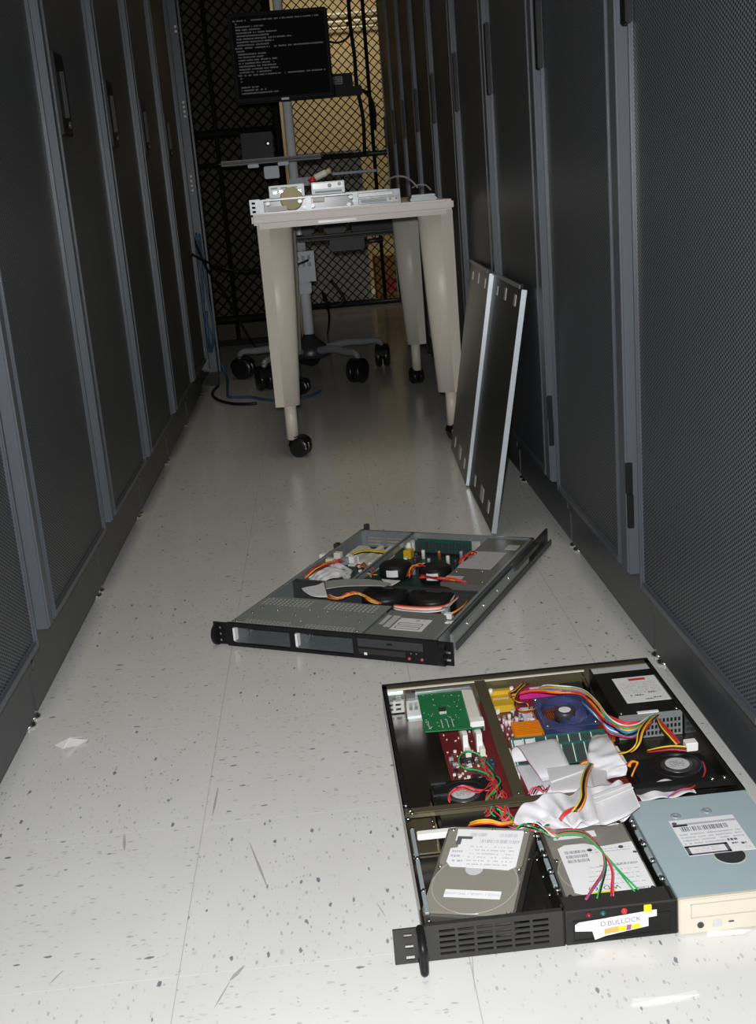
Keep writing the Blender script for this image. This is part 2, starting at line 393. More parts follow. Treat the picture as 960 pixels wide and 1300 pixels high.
struct(MB().box((-1.8, 9.6, -0.05), (1.8, 9.65, 2.8), M_wall).build('wall_back'))
struct(MB().box((-1.8, -1.25, -0.05), (1.8, -1.2, 2.8), M_dwall).build('wall_front'))

# ------------------------------------------------------------------ server racks
def make_rack(side, name, label):
    """origin: on the door plane at the near boundary. u runs away from the aisle (sx), y along the row."""
    sx = side
    t = thing(name, label, 'server rack')
    def B(mb, u0, u1, y0, y1, z0, z1, m, bev=0): mb.box((sx*u0, y0, z0), (sx*u1, y1, z1), m, bev); return mb
    P = 0.6158
    b = MB(); B(b, 0.06, 1.0, 0.004, P-.004, 0.035, 2.04, M_rack)
    B(b, 0.03, 0.06, 0.004, P-.004, 2.0, 2.04, M_rack)
    b.build('cabinet_body', None, t)
    p = MB(); B(p, 0.034, 0.06, 0.004, P-.004, 0.088, 0.205, M_plinth, .002); B(p, 0.040, 0.06, 0.007, P-.007, 0.015, 0.084, M_plinth, .002)
    p.build('plinth', None, t)
    B(MB(), 0.0, 0.06, *((0.012, 0.040) if side < 0 else (0.002, 0.044)), 0.15, 2.0, M_post, .003).build('post', None, t, label='blue-grey upright post')
    d = MB()
    y0, y1, z0, z1 = 0.058, 0.552, 0.15, 1.995; w = 0.009
    B(d, 0, 0.03, y0, y0+w, z0, z1, M_frame, .0025); B(d, 0, 0.03, y1-w, y1, z0, z1, M_frame, .0025)
    B(d, 0, 0.03, y0+w, y1-w, z0, z0+.014, M_frame, .0025); B(d, 0, 0.03, y0+w, y1-w, z1-.014, z1, M_frame, .0025)
    door = d.build('door', None, t)
    B(MB(), 0.006, 0.012, y0+w, y1-w, z0+.014, z1-.014, M_mesh).build('mesh_panel', None, door)
    if side < 0:
        h = MB(); B(h, -0.002, 0.006, 0.082, 0.178, 0.925, 1.082, M_black, .002); o = h.build('handle_plate', None, door)
        g = MB(); B(g, -0.010, -0.002, 0.118, 0.138, 0.955, 1.05, M_black, .004); g.lathe([(.007, 0), (.007, .006)], (sx*-0.004, .13, .945), (sx*-1, 0, 0), 12, M_dkmetal)
        g.build('lever', None, door)
    else:
        h = MB(); B(h, -0.006, 0.004, 0.535, 0.566, 0.965, 1.125, M_black, .002); h.build('handle_plate', None, door)
        B(MB(), -0.001, 0.01, -0.003, 0.003, 0.285, 0.335, M_black, .001).build('hinge', None, t)
        B(MB(), 0.0, 0.01, -0.006, 0.001, 0.230, 0.285, M_black, .001).build('hinge', None, t)
    for y in (0.016, P-0.016):
        f = MB(); f.lathe([(.013, 0), (.014, .004), (.009, .008), (.005, .010), (.005, .036)], (sx*0.052, y, 0), 'Z', 12, M_screw)
        f.lathe([(.0085, .010), (.0085, .017)], (sx*0.052, y, 0), 'Z', 6, M_screw)
        f.build('leveling_foot', None, t)
    return t
P = 0.6158
XL, XR = -0.465, 0.455
Lpos = [1.130+P*k for k in range(6)] + [1.130-P]
Llab = ['dark mesh-door rack cut off by the left edge of the photo, nearest the camera',
        'left-hand dark mesh-door rack, second from the camera, beside the torn scrap of paper',
        'left-hand dark mesh-door rack with the largest visible handle plate, third from the camera',
        'left-hand dark mesh-door rack, fourth from the camera, between two racks with handle plates',
        'left-hand dark mesh-door rack, fifth from the camera and second before the blue cables',
        'last mesh-door rack of the left row, next to the open rack with blue cables',
        'left mesh-door rack beside the camera, just outside the left edge of the photo']
protoL = make_rack(-1, 'server_rack', Llab[0]); protoL['group'] = 'server racks on the left of the aisle'
for k, y in enumerate(Lpos):
    o = protoL if k == 0 else copy_tree(protoL)
    o.location = (XL, y, 0); o['label'] = Llab[k]
Rpos = [1.133+P*k for k in range(9)] + [1.133-P]
Rlab = ['large mesh-door rack filling the right edge of the photo, beside the nearer opened server',
        'right-hand mesh-door rack between the nearest rack and the leaning steel lids',
        'right-hand mesh-door rack directly behind the near leaning steel lid',
        'right-hand mesh-door rack behind the farther leaning lid and the table front corner',
        'right-hand mesh-door rack beside the middle of the table, fifth from the camera',
        'right-hand mesh-door rack beside the rear end of the table, sixth from the camera',
        'right-hand mesh-door rack just past the table, third from the far end of the row',
        'right-hand mesh-door rack second from the far end, before the wire fence',
        'farthest mesh-door rack of the right row, next to the lit wire fence',
        'right mesh-door rack beside the camera, just outside the right edge of the photo']
protoR = make_rack(1, 'server_rack', Rlab[0]); protoR['group'] = 'server racks on the right of the aisle'
for k, y in enumerate(Rpos):
    o = protoR if k == 0 else copy_tree(protoR)
    o.location = (XR, y, 0); o['label'] = Rlab[k]
# open frame rack at the end of the left row
t = thing('open_rack', 'doorless rack frame with drilled posts and blue cables at the left row end', 'server rack', (XL, 4.83, 0))
b = MB(); b.box((-1.0, .30, 0.03), (-.06, .60, 2.04), M_rack); b.box((-1.0, .004, 1.99), (-.02, .60, 2.04), M_rack); b.box((-1.0, .004, 0.03), (-.05, .60, .16), M_plinth); b.build('cabinet_body', None, t)
YP = 5.05; xa0, xa1 = aty((237.5, 240), YP).x, aty((249.5, 240), YP).x
MB().box((xa0-XL, YP-4.83, .06), (xa1-XL, YP-4.83+.03, 2.02), M_post, .002).build('post', None, t)
MB().box((xa1-XL+.006, YP-4.83+.004, .06), (xa1-XL+.014, YP-4.83+.03, 2.02), M_post, .001).build('post', None, t)
MB().box((-.05, .02, .1), (-.002, .05, 2.0), M_frame, .002).build('post', None, t)
MB().box((-.06, YP-4.83+.031, 1.98), (xa1-XL, YP-4.83+.06, 2.02), M_frame, .002).build('top_bar', None, t)
MB().box((-.06, YP-4.83+.031, .06), (xa1-XL, YP-4.83+.06, .10), M_frame, .002).build('bottom_bar', None, t)
MB().box((xa0-XL-.001, YP-4.83+.004, 0.0), (xa1-XL, YP-4.83+.03, .06), M_rack, .001).build('foot', None, t)
for px in ((220.5, 34), (221.5, 40), (231, 130), (231.7, 136), (232.5, 142), (233.2, 148), (240.5, 224), (241.2, 230), (242, 236), (242.6, 242), (260, 408)):
    w_ = aty(px, YP); MB().lathe([(.006, 0), (.006, .002), (.004, .004)], (w_.x-XL+.006, YP-4.83, w_.z), (0, -1, 0), 10, M_label).build('screw', None, t)

# ------------------------------------------------------------------ near server
NS = thing('rack_server', 'opened black rack server in the foreground, nearest the camera, with grey ribbon cables', 'server', (NEAR[0], NEAR[1], 0), NEAR[2])
W, D, H = 0.4143, 0.606, 0.043
def N(px, z): return loc(px, z, NEAR)
tr = MB(); tr.box((0, 0.002, 0.0005), (W, D, 0.0022), M_bay); tr.build('bottom_tray', None, NS)
b = MB(); b.box((0.001, .003, .0022), (.145, .198, .0028), M_gloss); b.build('bay_floor', None, NS)
lw = MB(); lw.box((0, 0.002, .001), (.0016, D, H), M_gloss); lw.box((0, .24, H-.001), (.007, D, H), M_gloss); lw.build('side_wall', None, NS)
rw = MB(); rw.box((W-.0016, 0.2, .001), (W, D, H), M_gloss); rw.box((W-.007, .2, H-.001), (W, D, H), M_gloss); rw.build('side_wall', None, NS)
bk = MB()
holes = [(.004+.012*i, .008+.009*j, .012+.012*i, .0125+.009*j) for i in range(2) for j in range(3)]
bk.holed((0, 0, W, H-.001), [(.045+.009*i, .010, .050+.009*i, .030) for i in range(4)] + holes, (0, D-.0005, .001), (1,0,0), (0,0,1), .0012, M_olive)
bk.build('rear_wall', None, NS)
rl = MB(); rl.box((0, D-.012, H-.0012), (W, D+.001, H), M_olive, .0004); rl.box((.002, D-.016, H-.002), (.31, D-.012, H-.0005), M_ivory); rl.box((0, D, .001), (W, D+.006, H+.001), M_black, .0006); rl.build('rear_flange', None, NS)
# vented bracket + slot cover inside the rear
v = MB(); v.holed((0.003, 0.004, .031, .040), [(.006+.012*i, .008+.0075*j, .014+.012*i, .0115+.0075*j) for i in range(2) for j in range(4)], (0, D-.014, 0), (1,0,0), (0,0,1), .001, M_steel)
v.holed((.001, .565, .031, .592), [(.005+.0135*i, .568+.0065*j, .013+.0135*i, .571+.0065*j) for i in range(2) for j in range(3)], (0, 0, .036), (1,0,0), (0,1,0), .001, M_steel); v.build('vent_bracket', None, NS)
v = MB(); v.box((.034, .572, .002), (.056, .594, .034), M_steelg, .001); v.holed((.033, .004, .072, .034), [(.037+.008*i, .018, .042+.008*i, .030) for i in range(4)], (0, .566, 0), (1,0,0), (0,0,1), .001, M_steel)
v.box((.034, .560, .0022), (.072, .566, .006), M_steel); v.build('slot_bracket', None, NS)
# front panel with slots
fp = MB(); sl = []
for i in range(6):
    for j in range(5): sl.append((.0155+.0196*i, .0065+.0067*j, .0155+.0196*i+.0165, .0065+.0067*j+.0032))
fp.holed((0.001, .0008, .1465, H), sl, (0, .0018, 0), (1,0,0), (0,0,1), .0018, M_blackp)
fp.box((0.001, .0018, H-.0012), (.1465, .006, H), M_blackp); fp.box((.145, 0, .001), (.1465, .012, H), M_blackp)
fp.build('front_panel', None, NS, label='black slotted front panel')
e = MB(); e.holed((-.0325, .001, .0, .0425), [(-.022, .0325, -.013, .0378), (-.021, .0188, -.012, .0242), (-.0205, .0052, -.0115, .0105)], (0, .0018, 0), (1,0,0), (0,0,1), .0022, M_blackp)
e.box((-.0015, 0, .001), (0.001, .03, .0425), M_blackp); e.build('rack_ear', None, NS)
h = MB(); h.tube([(-.004, .002, .040), (-.004, -.018, .040), (-.004, -.027, .034), (-.004, -.028, .022), (-.004, -.027, .009), (-.004, -.018, .0045), (-.004, .002, .0045)], .0044, M_black, n=12); h.build('handle', None, NS)
sp = MB()
for a, c2 in ((.022, .062), (.066, .125), (.13, .19)): sp.box((.004, a, .0405), (.0085, c2, .0435), M_rail, .0006)
sp.build('drive_rail', None, NS, label='pale blue rail strip along the left wall')
screws(NS, [(.0066, y, .042) for y in (.064, .128, .192, .010)] + [(.004, .215, .042), (.01, .225, .043), (.004, .245, .043)], .0028, .002)
# status panel
s = MB(); s.box((.148, 0, .001), (.2665, .028, .0405), M_blackp, .0008); s.box((.1485, .0, .001), (.266, .0015, H-.001), M_blackp)
st = s.build('status_panel', None, NS, label='black panel with lights and a white sticker')
fr = MB()
for a in (((.156, -.0006, .0055), (.2585, .0006, .0062)), ((.156, -.0006, .0285), (.2585, .0006, .0292)), ((.156, -.0006, .0055), (.1567, .0006, .0292)), ((.2578, -.0006, .0055), (.2585, .0006, .0292))): fr.box(*a, M_black)
fr.build('recess_frame', None, st)
def led(x, z, m, r=.0022):
    q = MB(); q.lathe([(r*1.3, 0), (r*1.3, .0006), (r, .0008), (r*.9, .002), (r*.4, .003)], (x, -.0002, z), (0,-1,0), 12, m); return q.build('led', None, st)
led(.1725, .0350, mat('led_dark_red', (.25, .01, .03), .2)); led(.1875, .0352, mat('led_teal', (.01, .13, .12), .2)); led(.210, .0350, mat('led_red', (.85, .02, .03), .3), .0026)
MB().box((.2305, -.0022, .0318), (.2385, .0, .0398), M_amber, .0005).build('power_button', None, st, label='square yellow button')
k = MB(); yy = -.0012
pts = [(.1575, .0175), (.1575, .0245), (.162, .0272), (.244, .0328), (.244, .0255), (.235, .0248), (.235, .0145), (.190, .0085), (.178, .0050), (.1755, .0155)]
k.prism([(x, yy, z) for x, z in pts], (0, .0009, 0), M_label)
stk = k.build('sticker', None, st, label='torn white sticker with hand lettering')
RX = Matrix.Rotation(PI/2, 4, 'X')
text(stk, 'D.BULLOCK', .0080, Matrix.Translation((.2055, -.0015, .0236)) @ Matrix.Rotation(-.05, 4, 'Y') @ RX, mat('pen_grey', (.12, .12, .16), .6))
k = MB(); k.poly([(.188, -.0015, .0105), (.204, -.0015, .0118), (.204, -.0015, .0186), (.188, -.0015, .0170)], M_orsticker)
k.poly([(.203, -.0016, .0118), (.226, -.0016, .0140), (.226, -.0016, .0195), (.203, -.0016, .0186)], M_amber)
k.poly([(.211, -.0017, .0122), (.216, -.0017, .0128), (.217, -.0017, .0192), (.212, -.0017, .0192)], WIRE['purple']); k.build('color_band', None, stk)
# bay dividers
for x, y1 in ((.1475, .168), (.2615, .19)):
    d = MB(); d.box((x-.001, .004, .002), (x+.001, y1, .0425), M_gloss); d.box((x-.006, .03, .002), (x+.006, y1, .004), M_gloss); d.build('bay_divider', None, NS)
    q = MB()
    for a, c2 in ((.045, .066), (.078, .098), (.118, .135)): q.box((x-.002, a, .040), (x+.0025, c2, .0438), M_rail, .0005)
    q.build('drive_rail', None, NS)
    screws(NS, [(x+.0002, y, .0425) for y in (.036, .071, .105, .145, .155)], .0032, .0035); screws(NS, [(x-.006 if x < .2 else x+.004, y+.012, .030) for y in (.036, .071, .105, .145)], .002, .002)
q = MB(); q.box((.012, .190, .026), (.060, .2, .034), M_white, .001); q.build('white_bracket', None, NS)
q = MB(); q.box((.0016, .195, .004), (.040, .275, .006), M_olive); q.box((.0016, .2, .004), (.0026, .275, .040), M_olive); q.box((.036, .205, .004), (.038, .27, .030), M_olive)
for y in (.21, .225, .24, .26): screw(q, (.034, y, .03), .0018, .001)
q.build('fan_bracket', None, NS, label='gold-toned bracket')
q = MB(); q.box((.0016, .2265, .0405), (.27, .2385, .0428), M_olive, .0004); q.box((.0016, .2265, .036), (.27, .228, .0425), M_olive); q.box((.27, .2265, .034), (W-.002, .2385, .0428), M_gloss, .0004)
for x in (.008, .385, .40): screw(q, (x, .232, .0428), .003, .002)
q.build('cross_bar', None, NS)
q = MB(); q.prism([(.137, .240, .0415), (.152, .240, .0415), (.1565, .592, .0415), (.1405, .592, .0415)], (0, 0, .0016), M_olive); q.box((.150, .24, .028), (.152, .59, .042), M_olive); screw(q, (.145, .247, .043), .002, .001); q.build('riser_bar', None, NS)
# motherboard and its components
mb_ = MB(); mb_.box((.073, .245, .0055), (.31, .595, .0072), M_pcbred); mobo = mb_.build('motherboard', None, NS, label='maroon motherboard')
r = random.Random(3)
def comp(name, boxes, m, bev=.0004, parent=None, label=None):
    q = MB()
    for a, c2 in boxes: q.box(a, c2, m, bev)
    return q.build(name, None, parent or mobo, label=label)
bl = []
for i in range(46):
    x, y = r.uniform(.076, .132), r.uniform(.31, .52); w = r.uniform(.001, .003)
    bl.append(((x, y, .0072), (x+w, y+w*r.uniform(.5, 2), .0085)))
comp('small_component', bl, M_ivory, 0)['kind'] = 'stuff'
bl = []
for i in range(60):
    x, y = r.uniform(.158, .215), r.uniform(.43, .545); w = r.uniform(.0012, .0035)
    bl.append(((x, y, .0072), (x+w, y+w, .0095)))
comp('small_component', bl, M_labelg, 0)['kind'] = 'stuff'
for a in ((.093, .402, .112, .416), (.102, .357, .114, .367), (.082, .332, .100, .346), (.118, .345, .130, .360)):
    q = MB(); q.box((a[0], a[1], .0072), (a[2], a[3], .0094), M_black)
    for i in range(7): q.box((a[0]+.001+i*(a[2]-a[0]-.002)/7, a[1]-.0012, .0072), (a[0]+.0018+i*(a[2]-a[0]-.002)/7, a[1], .0084), M_screw)
    q.build('chip', None, mobo)
for kk in range(26):
    x, y = r.uniform(.158, .222), r.uniform(.49, .545); cc = [M_ivory, M_labelg, M_rail, M_dkmetal, mat('pale_pink', (.8, .55, .65), .4)][kk % 5]
    q = MB(); w_ = r.uniform(.002, .004)
    if kk % 3: q.box((x, y, .0072), (x+w_, y+w_*1.6, .0072+r.uniform(.003, .009)), cc, .0004)
    else: q.lathe([(w_*.8, 0), (w_*.85, .008), (w_*.7, .0088)], (x, y, .0072), 'Z', 10, cc)
    q.build('capacitor', None, mobo)
for kk in range(48):
    x, y = r.uniform(.076, .128), r.uniform(.315, .44); cc = [M_labelg, M_dkmetal, M_ivory, M_black, M_rail][kk % 5]
    q = MB(); w_ = r.uniform(.002, .0065); q.box((x, y, .0072), (x+w_, y+w_*.8, .0072+r.uniform(.001, .004)), cc, .0003); q.build('circuit_component', None, mobo)
for x in (.1015, .1215): comp('slot_connector', [((x, .418, .0072), (x+.0075, .55, .018))], M_ivory)
for i, (x, y) in enumerate(((.133, .392), (.133, .380), (.131, .340))):
    q = MB(); q.lathe([(.0036, 0), (.004, .001), (.004, .009), (.0034, .010)], (x, y, .0072), 'Z', 12, mat('cap_dark', (.03, .04, .07), .3)); q.build('capacitor', None, mobo)
for x, y in ((.246, .338), (.258, .337), (.252, .330)):
    q = MB(); q.lathe([(.0046, 0), (.005, .001), (.005, .012), (.0042, .013)], (x, y, .0072), 'Z', 14, mat('cap_teal', (.01, .14, .15), .25)); q.lathe([(.0038, .013), (.0038, .0133)], (x, y, .0072), 'Z', 12, M_labelg); q.build('capacitor', None, mobo)
# ports
q = MB(); q.box((.161, .548, .0072), (.195, .590, .018), M_yel, .001); q.box((.160, .588, .0072), (.200, .598, .024), M_yel, .001)
for x in (.164, .196): q.lathe([(.003, 0), (.003, .008)], (x, .584, .0225), 'Z', 8, M_white)
for i in range(8): q.box((.166+.003*i, .572, .018), (.1675+.003*i, .576, .0188), M_ivory)
q.build('parallel_port', None, mobo, label='yellow-gold connector block')
q = MB(); q.box((.208, .585, .0072), (.266, .599, .020), M_mag, .001); q.box((.220, .581, .012), (.254, .593, .0235), M_mag, .001); q.box((.224, .5845, .0235), (.250, .589, .0242), mat('pale_pink', (.8, .55, .65), .4))
q.build('video_port', None, mobo, label='magenta connector block')
comp('port_block', [((.272, .575, .0072), (.305, .598, .022))], M_black)
comp('port_block', [((.200, .505, .0072), (.232, .545, .0135))], mat('pale_lilac', (.66, .66, .72), .5))
comp('port_block', [((.272, .553, .0072), (.282, .57, .014)), ((.292, .545, .0072), (.300, .568, .02))], M_steel)
q = MB(); q.box((.177, .447, .0072), (.2175, .487, .011), M_orange)
for i in range(8): q.box((.177, .447+.0053*i, .011), (.2175, .4498+.0053*i, .020), M_orange)
q.build('heat_sink', None, mobo, label='orange finned heat sink')
q = MB(); q.box((.214, .420, .0072), (.312, .532, .011), M_copper)
for i in range(33): q.box((.2145+.003*i, .420, .011), (.2157+.003*i, .532, .0195), M_copper)
q.build('heat_sink', None, mobo, label='copper heat sink under the blue fan')
# cpu fan
cx, cy = .2545, .478
ang = [2*PI*i/40 for i in range(40)]
q = MB()
F = MB(); R1 = .0335; hs = .0375
for zz0, zz1 in ((.0200, .0225), (.0325, .035)):
    for i in range(40):
        a0, a1 = ang[i], ang[(i+1) % 40]
        def sq(a):
            c, s_ = math.cos(a), math.sin(a); k_ = hs/max(abs(c), abs(s_)); return (cx+c*k_, cy+s_*k_*1.35)
        def ci(a): return (cx+R1*math.cos(a), cy+R1*1.35*math.sin(a))
        o0, o1, i0, i1 = sq(a0), sq(a1), ci(a0), ci(a1)
        for z_, flip in ((zz1, 0), (zz0, 1)):
            ps = [(*i0, z_), (*o0, z_), (*o1, z_), (*i1, z_)]; F.poly(ps[::-1] if flip else ps, M_bluefan)
        F.poly([(*o0, zz0), (*o1, zz0), (*o1, zz1), (*o0, zz1)], M_bluefan); F.poly([(*i1, zz0), (*i0, zz0), (*i0, zz1), (*i1, zz1)], M_bluefan)
for i in range(40):
    a0, a1 = ang[i], ang[(i+1) % 40]
    F.poly([(cx+R1*math.cos(a0), cy+R1*1.35*math.sin(a0), .0225), (cx+R1*math.cos(a1), cy+R1*1.35*math.sin(a1), .0225), (cx+R1*math.cos(a1), cy+R1*1.35*math.sin(a1), .0325), (cx+R1*math.cos(a0), cy+R1*1.35*math.sin(a0), .0325)], M_bluefan)
fan = F.build('cooling_fan', None, NS, label='translucent blue processor fan')
h = MB(); h.lathe([(.015, .021), (.015, .0345), (.014, .0355)], (cx, cy, 0), 'Z', 24, M_dkmetal); h.lathe([(.0088, .0356), (.0088, .0362)], (cx, cy, 0), 'Z', 20, M_label); h.build('hub', None, fan)
for i in range(7):
    a = 2*PI*i/7+.3; bd = MB(); n_ = 6; vs0 = []
    for j in range(n_):
        rr = .013+.0195*j/(n_-1); a0 = a+.5*j/(n_-1); a1 = a0+.55
        vs0.append(((cx+rr*math.cos(a0), cy+rr*1.25*math.sin(a0), .0235), (cx+rr*math.cos(a1), cy+rr*1.25*math.sin(a1), .0315)))
    for (p0, p1), (p2, p3) in zip(vs0, vs0[1:]): bd.poly([p0, p2, p3, p1], M_bluefan)
    bd.build('blade', None, fan)
screws(fan, [(cx-.034, cy-.044, .035), (cx+.034, cy-.044, .035), (cx-.034, cy+.044, .035), (cx+.034, cy+.044, .035)], .003, .0015)
# memory
for i, (y, tl) in enumerate(((.413, 0), (.386, 0))):
    q = MB(); x0, x1 = .163, .296
    a, bq = V((0, y-.024, .010)), V((0, y+.004, .030))
    n_ = V((0, -(bq.z-a.z), bq.y-a.y)).normalized()
    def Pm(x, f, o): return V((x, 0, 0)) + a.lerp(bq, f) + n_*o
    def slab(x0_, x1_, f0, f1, o0, o1, m_):
        pts = [Pm(x0_, f0, o0), Pm(x1_, f0, o0), Pm(x1_, f1, o0), Pm(x0_, f1, o0)]; q.prism(pts, n_*(o1-o0), m_)
    slab(x0, x1, 0, 1, 0, .0014, M_pcbteal)
    for c_ in range(8):
        slab(x0+.005+c_*.0158, x0+.005+c_*.0158+.0120, .12, .88, .0014, .0026, mat('memory_chip', (.035, .045, .045), .35) if not (i == 0 and c_ in (0, 1)) else M_labelg); slab(x0+.0018+c_*.0158, x0+.0028+c_*.0158, .12, .92, .0014, .0020, M_ivory)
    q.box((x0-.004, y-.03, .0072), (x1+.004, y-.022, .0125), M_black)
    q.build('memory_module', None, mobo)
q = MB(); q.box((.153, .34, .0072), (.163, .415, .018), M_ivory, .001); q.build('slot_connector', None, mobo)
q = MB(); q.box((.298, .33, .0072), (.306, .385, .02), M_ivory, .001); q.build('power_connector', None, mobo)
# expansion card
q = MB(); q.prism([(.049, .446, .0385), (.130, .441, .0385), (.127, .568, .0385), (.051, .577, .0385)], (0, 0, .0016), M_pcbgreen)
card = q.build('expansion_card', None, NS, label='bright green circuit card')
q = MB(); q.box((.076, .500, .040), (.0865, .515, .0422), M_screw); q.build('chip', None, card)
q = MB(); q.prism([(.1135, .445, .0402), (.1300, .445, .0402), (.1315, .552, .0402), (.1160, .555, .0402)], (0, 0, .0075), M_ivory, .0006); q.box((.115, .443, .0402), (.133, .458, .0484), M_white, .0006)
q.build('slot_connector', None, card, label='long ivory connector')
q = MB(); r = random.Random(11)
for i in range(70):
    x, y = r.uniform(.053, .111), r.uniform(.45, .565)
    if .07 < x < .09 and .49 < y < .52: continue
    w = r.uniform(.0006, .0018); q.box((x, y, .0401), (x+w, y+w*.8, .0407), M_labelg if r.random() < .6 else M_pcbteal)
for x in (.056, .075, .083, .090): q.box((x, .452, .0401), (x+.0012, .478, .0405), M_labelg)
q['kind'] if False else None
q.build('small_component', None, card)['kind'] = 'stuff'
q = MB(); q.box((.048, .574, .030), (.132, .580, .0425), M_steel, .0006); q.box((.132, .45, .030), (.1345, .578, .040), M_steel); q.box((.10, .43, .008), (.107, .445, .036), M_white); q.box((.119, .43, .008), (.127, .445, .036), M_white); q.build('card_bracket', None, card)
# blowers
def blower(parent, x0, y0, x1, y1, z1, hub, lab):
    q = MB(); q.box((x0, y0, .0035), (x1, y1, z1-.001), M_black, .004)
    q.lathe([(.034, z1-.001), (.034, z1), (.030, z1), (.030, z1-.008)], (hub[0], hub[1], 0), 'Z', 28, M_black, caps=False)
    o = q.build('blower_fan', None, parent, label=lab)
    h = MB(); h.lathe([(.0215, z1-.010), (.0215, z1-.001), (.020, z1), (.018, z1+.0004)], (hub[0], hub[1], 0), 'Z', 28, M_dkmetal)
    h.lathe([(.0155, z1+.0005), (.0155, z1+.0008)], (hub[0], hub[1], 0), 'Z', 24, M_labelg)
    for i in range(4): scribble(h, hub[0]-.009, hub[0]+.009, hub[1]+.006-.004*i, z1+.00085, .002, M_ink, 70+i)
    h.build('hub', None, o)
    return o
b1 = blower(NS, .040, .196, .117, .312, .037, (.079, .272), 'black blower at the left')
q = MB()
for y in (.235, .27, .30): q.box((.041, y, .0365), (.060, y+.003, .0385), M_dkmetal)
q.build('rib', None, b1)
b2 = blower(NS, .300, .262, .404, .328, .030, (.362, .300), 'black blower under the power supply wires')
# power supply
q = MB(); q.box((.320, .432, .0025), (.4115, .602, .0405), M_gloss, .0008); ps = q.build('power_supply', None, NS, label='black power supply with white label')
q = MB(); q.holed((.321, .003, .411, .040), [(.328+.0055*i, .006+.009*j, .3315+.0055*i, .012+.009*j) for i in range(15) for j in range(3)], (0, .4318, 0), (1,0,0), (0,0,1), .001, M_steelg); q.build('grille', None, ps, label='punched steel end plate')
q = MB(); q.box((.3215, .578, .0405), (.4105, .600, .0408), M_labelg); q.build('warning_strip', None, ps, label='grey strip')
q = MB(); q.box((.343, .467, .0405), (.407, .553, .0409), M_label); q.box((.3655, .540, .0409), (.3905, .5475, .04105), mat('print_red', (.7, .03, .03), .5))
for i in range(7): scribble(q, .348, .402, .532-.0055*i, .04101, .0022, M_inkg, 90+i)
for i, (x, y) in enumerate(((.354, .490), (.361, .490), (.382, .496), (.372, .475), (.385, .478))): scribble(q, x, x+.012, y, .04102, .004, M_ink, 120+i, .9)
lb = q.build('label', None, ps)
screws(ps, [(.326, .437, .0405), (.405, .437, .0405)])
q = MB(); q.box((.348, .4315, .0395), (.378, .437, .0415), M_white); q.build('label', None, ps, label='thin white strip label')
q = MB(); q.box((.307, .43, .004), (.3085, .597, .036), mat('mirror_brass', (.55, .40, .30), .15, 1.0)); q.box((.3085, .43, .004), (.318, .597, .0052), M_bay); q.build('inner_wall', None, NS)
# hard drive mounted in the centre bay
def drive(parent, name, w, d, z0, z1, lab=None, tilt=None):
    """drive lying flat, corner at origin, top at z1"""
    q = MB(); q.box((0, 0, z0), (w, d, z1-.003), M_hdd2, .0008)
    pts = [(.004, .003), (w-.004, .003), (w-.0015, .012), (w-.0015, .055), (w-.008, .070), (w-.0035, .085), (w-.0035, d-.006), (w-.010, d-.0015), (.010, d-.0015), (.0035, d-.006), (.0035, .085), (.008, .070), (.0015, .055), (.0015, .012)]
    q.prism([(x, y, z1-.003) for x, y in pts], (0, 0, .003), M_hdd, .0006)
    o = q.build(name, None, parent, label=lab)
    q = MB(); n = 40; R0 = w*.475; c0 = (w/2, .050)
    q.lathe([(R0, z1-.0004), (R0-.0004, z1+.0001), (R0-.0018, z1+.0001), (R0-.0022, z1-.0004)], (c0[0], c0[1], 0), 'Z', 56, mat('drive_groove', (.40, .385, .34), .3, .2), caps=False)
    q.build('platter_ring', None, o)
    screws(o, [(x, y, z1) for x, y in ((.006, .007), (w-.006, .007), (.006, .076), (w-.006, .076), (.008, d-.007), (w-.008, d-.007), (w*.55, d-.005))], .0026, .001)
    return o
hd = drive(NS, 'hard_drive', .1016, .147, .008, .034, 'grey drive mounted in the middle bay')
hd.location = (.1555, .0295, 0)
zt = .0343
q = MB(); q.prism([(.012, .012, zt), (.027, .002, zt), (.098, .002, zt), (.098, .098, zt), (.060, .094, zt), (.044, .104, zt), (.021, .104, zt), (.012, .098, zt)], (0, 0, .0003), M_label)
q.box((.030, .0015, zt), (.056, .009, zt+.0005), M_amber)
for j in range(3): barcode(q, .018, .042, .067+.009*j, .073+.009*j, zt+.0005, M_ink, 5+j)
for i in range(7): scribble(q, .03+.002*i, .092, .020+.0085*i if i < 5 else .083+.005*(i-5), zt+.0005, .002, M_inkg, 40+i)
scribble(q, .05, .093, .056, zt+.0005, .004, M_inkg, 52, .95)
for x, y in ((.047, .089), (.083, .089)): q.lathe([(.003, 0), (.003, .0002)], (x, y, zt+.0003), 'Z', 14, M_ink)
lab = q.build('label', None, hd, label='white label printed upside down')
R180 = Matrix.Rotation(PI, 4, 'Z')
text(lab, 'WD160', .0105, Matrix.Translation((.045, .0145, zt+.0006)) @ R180, M_ink)
text(lab, 'Caviar', .006, Matrix.Translation((.084, .0075, zt+.0006)) @ R180, M_ink)
q = MB(); q.box((.012, .117, zt), (.062, .129, zt+.0003), M_label); st2 = q.build('label', None, hd, label='narrow white strip label')
text(st2, 'MYSQL2 160GB-2', .0048, Matrix.Translation((.037, .123, zt+.0005)) @ R180, M_inkg)
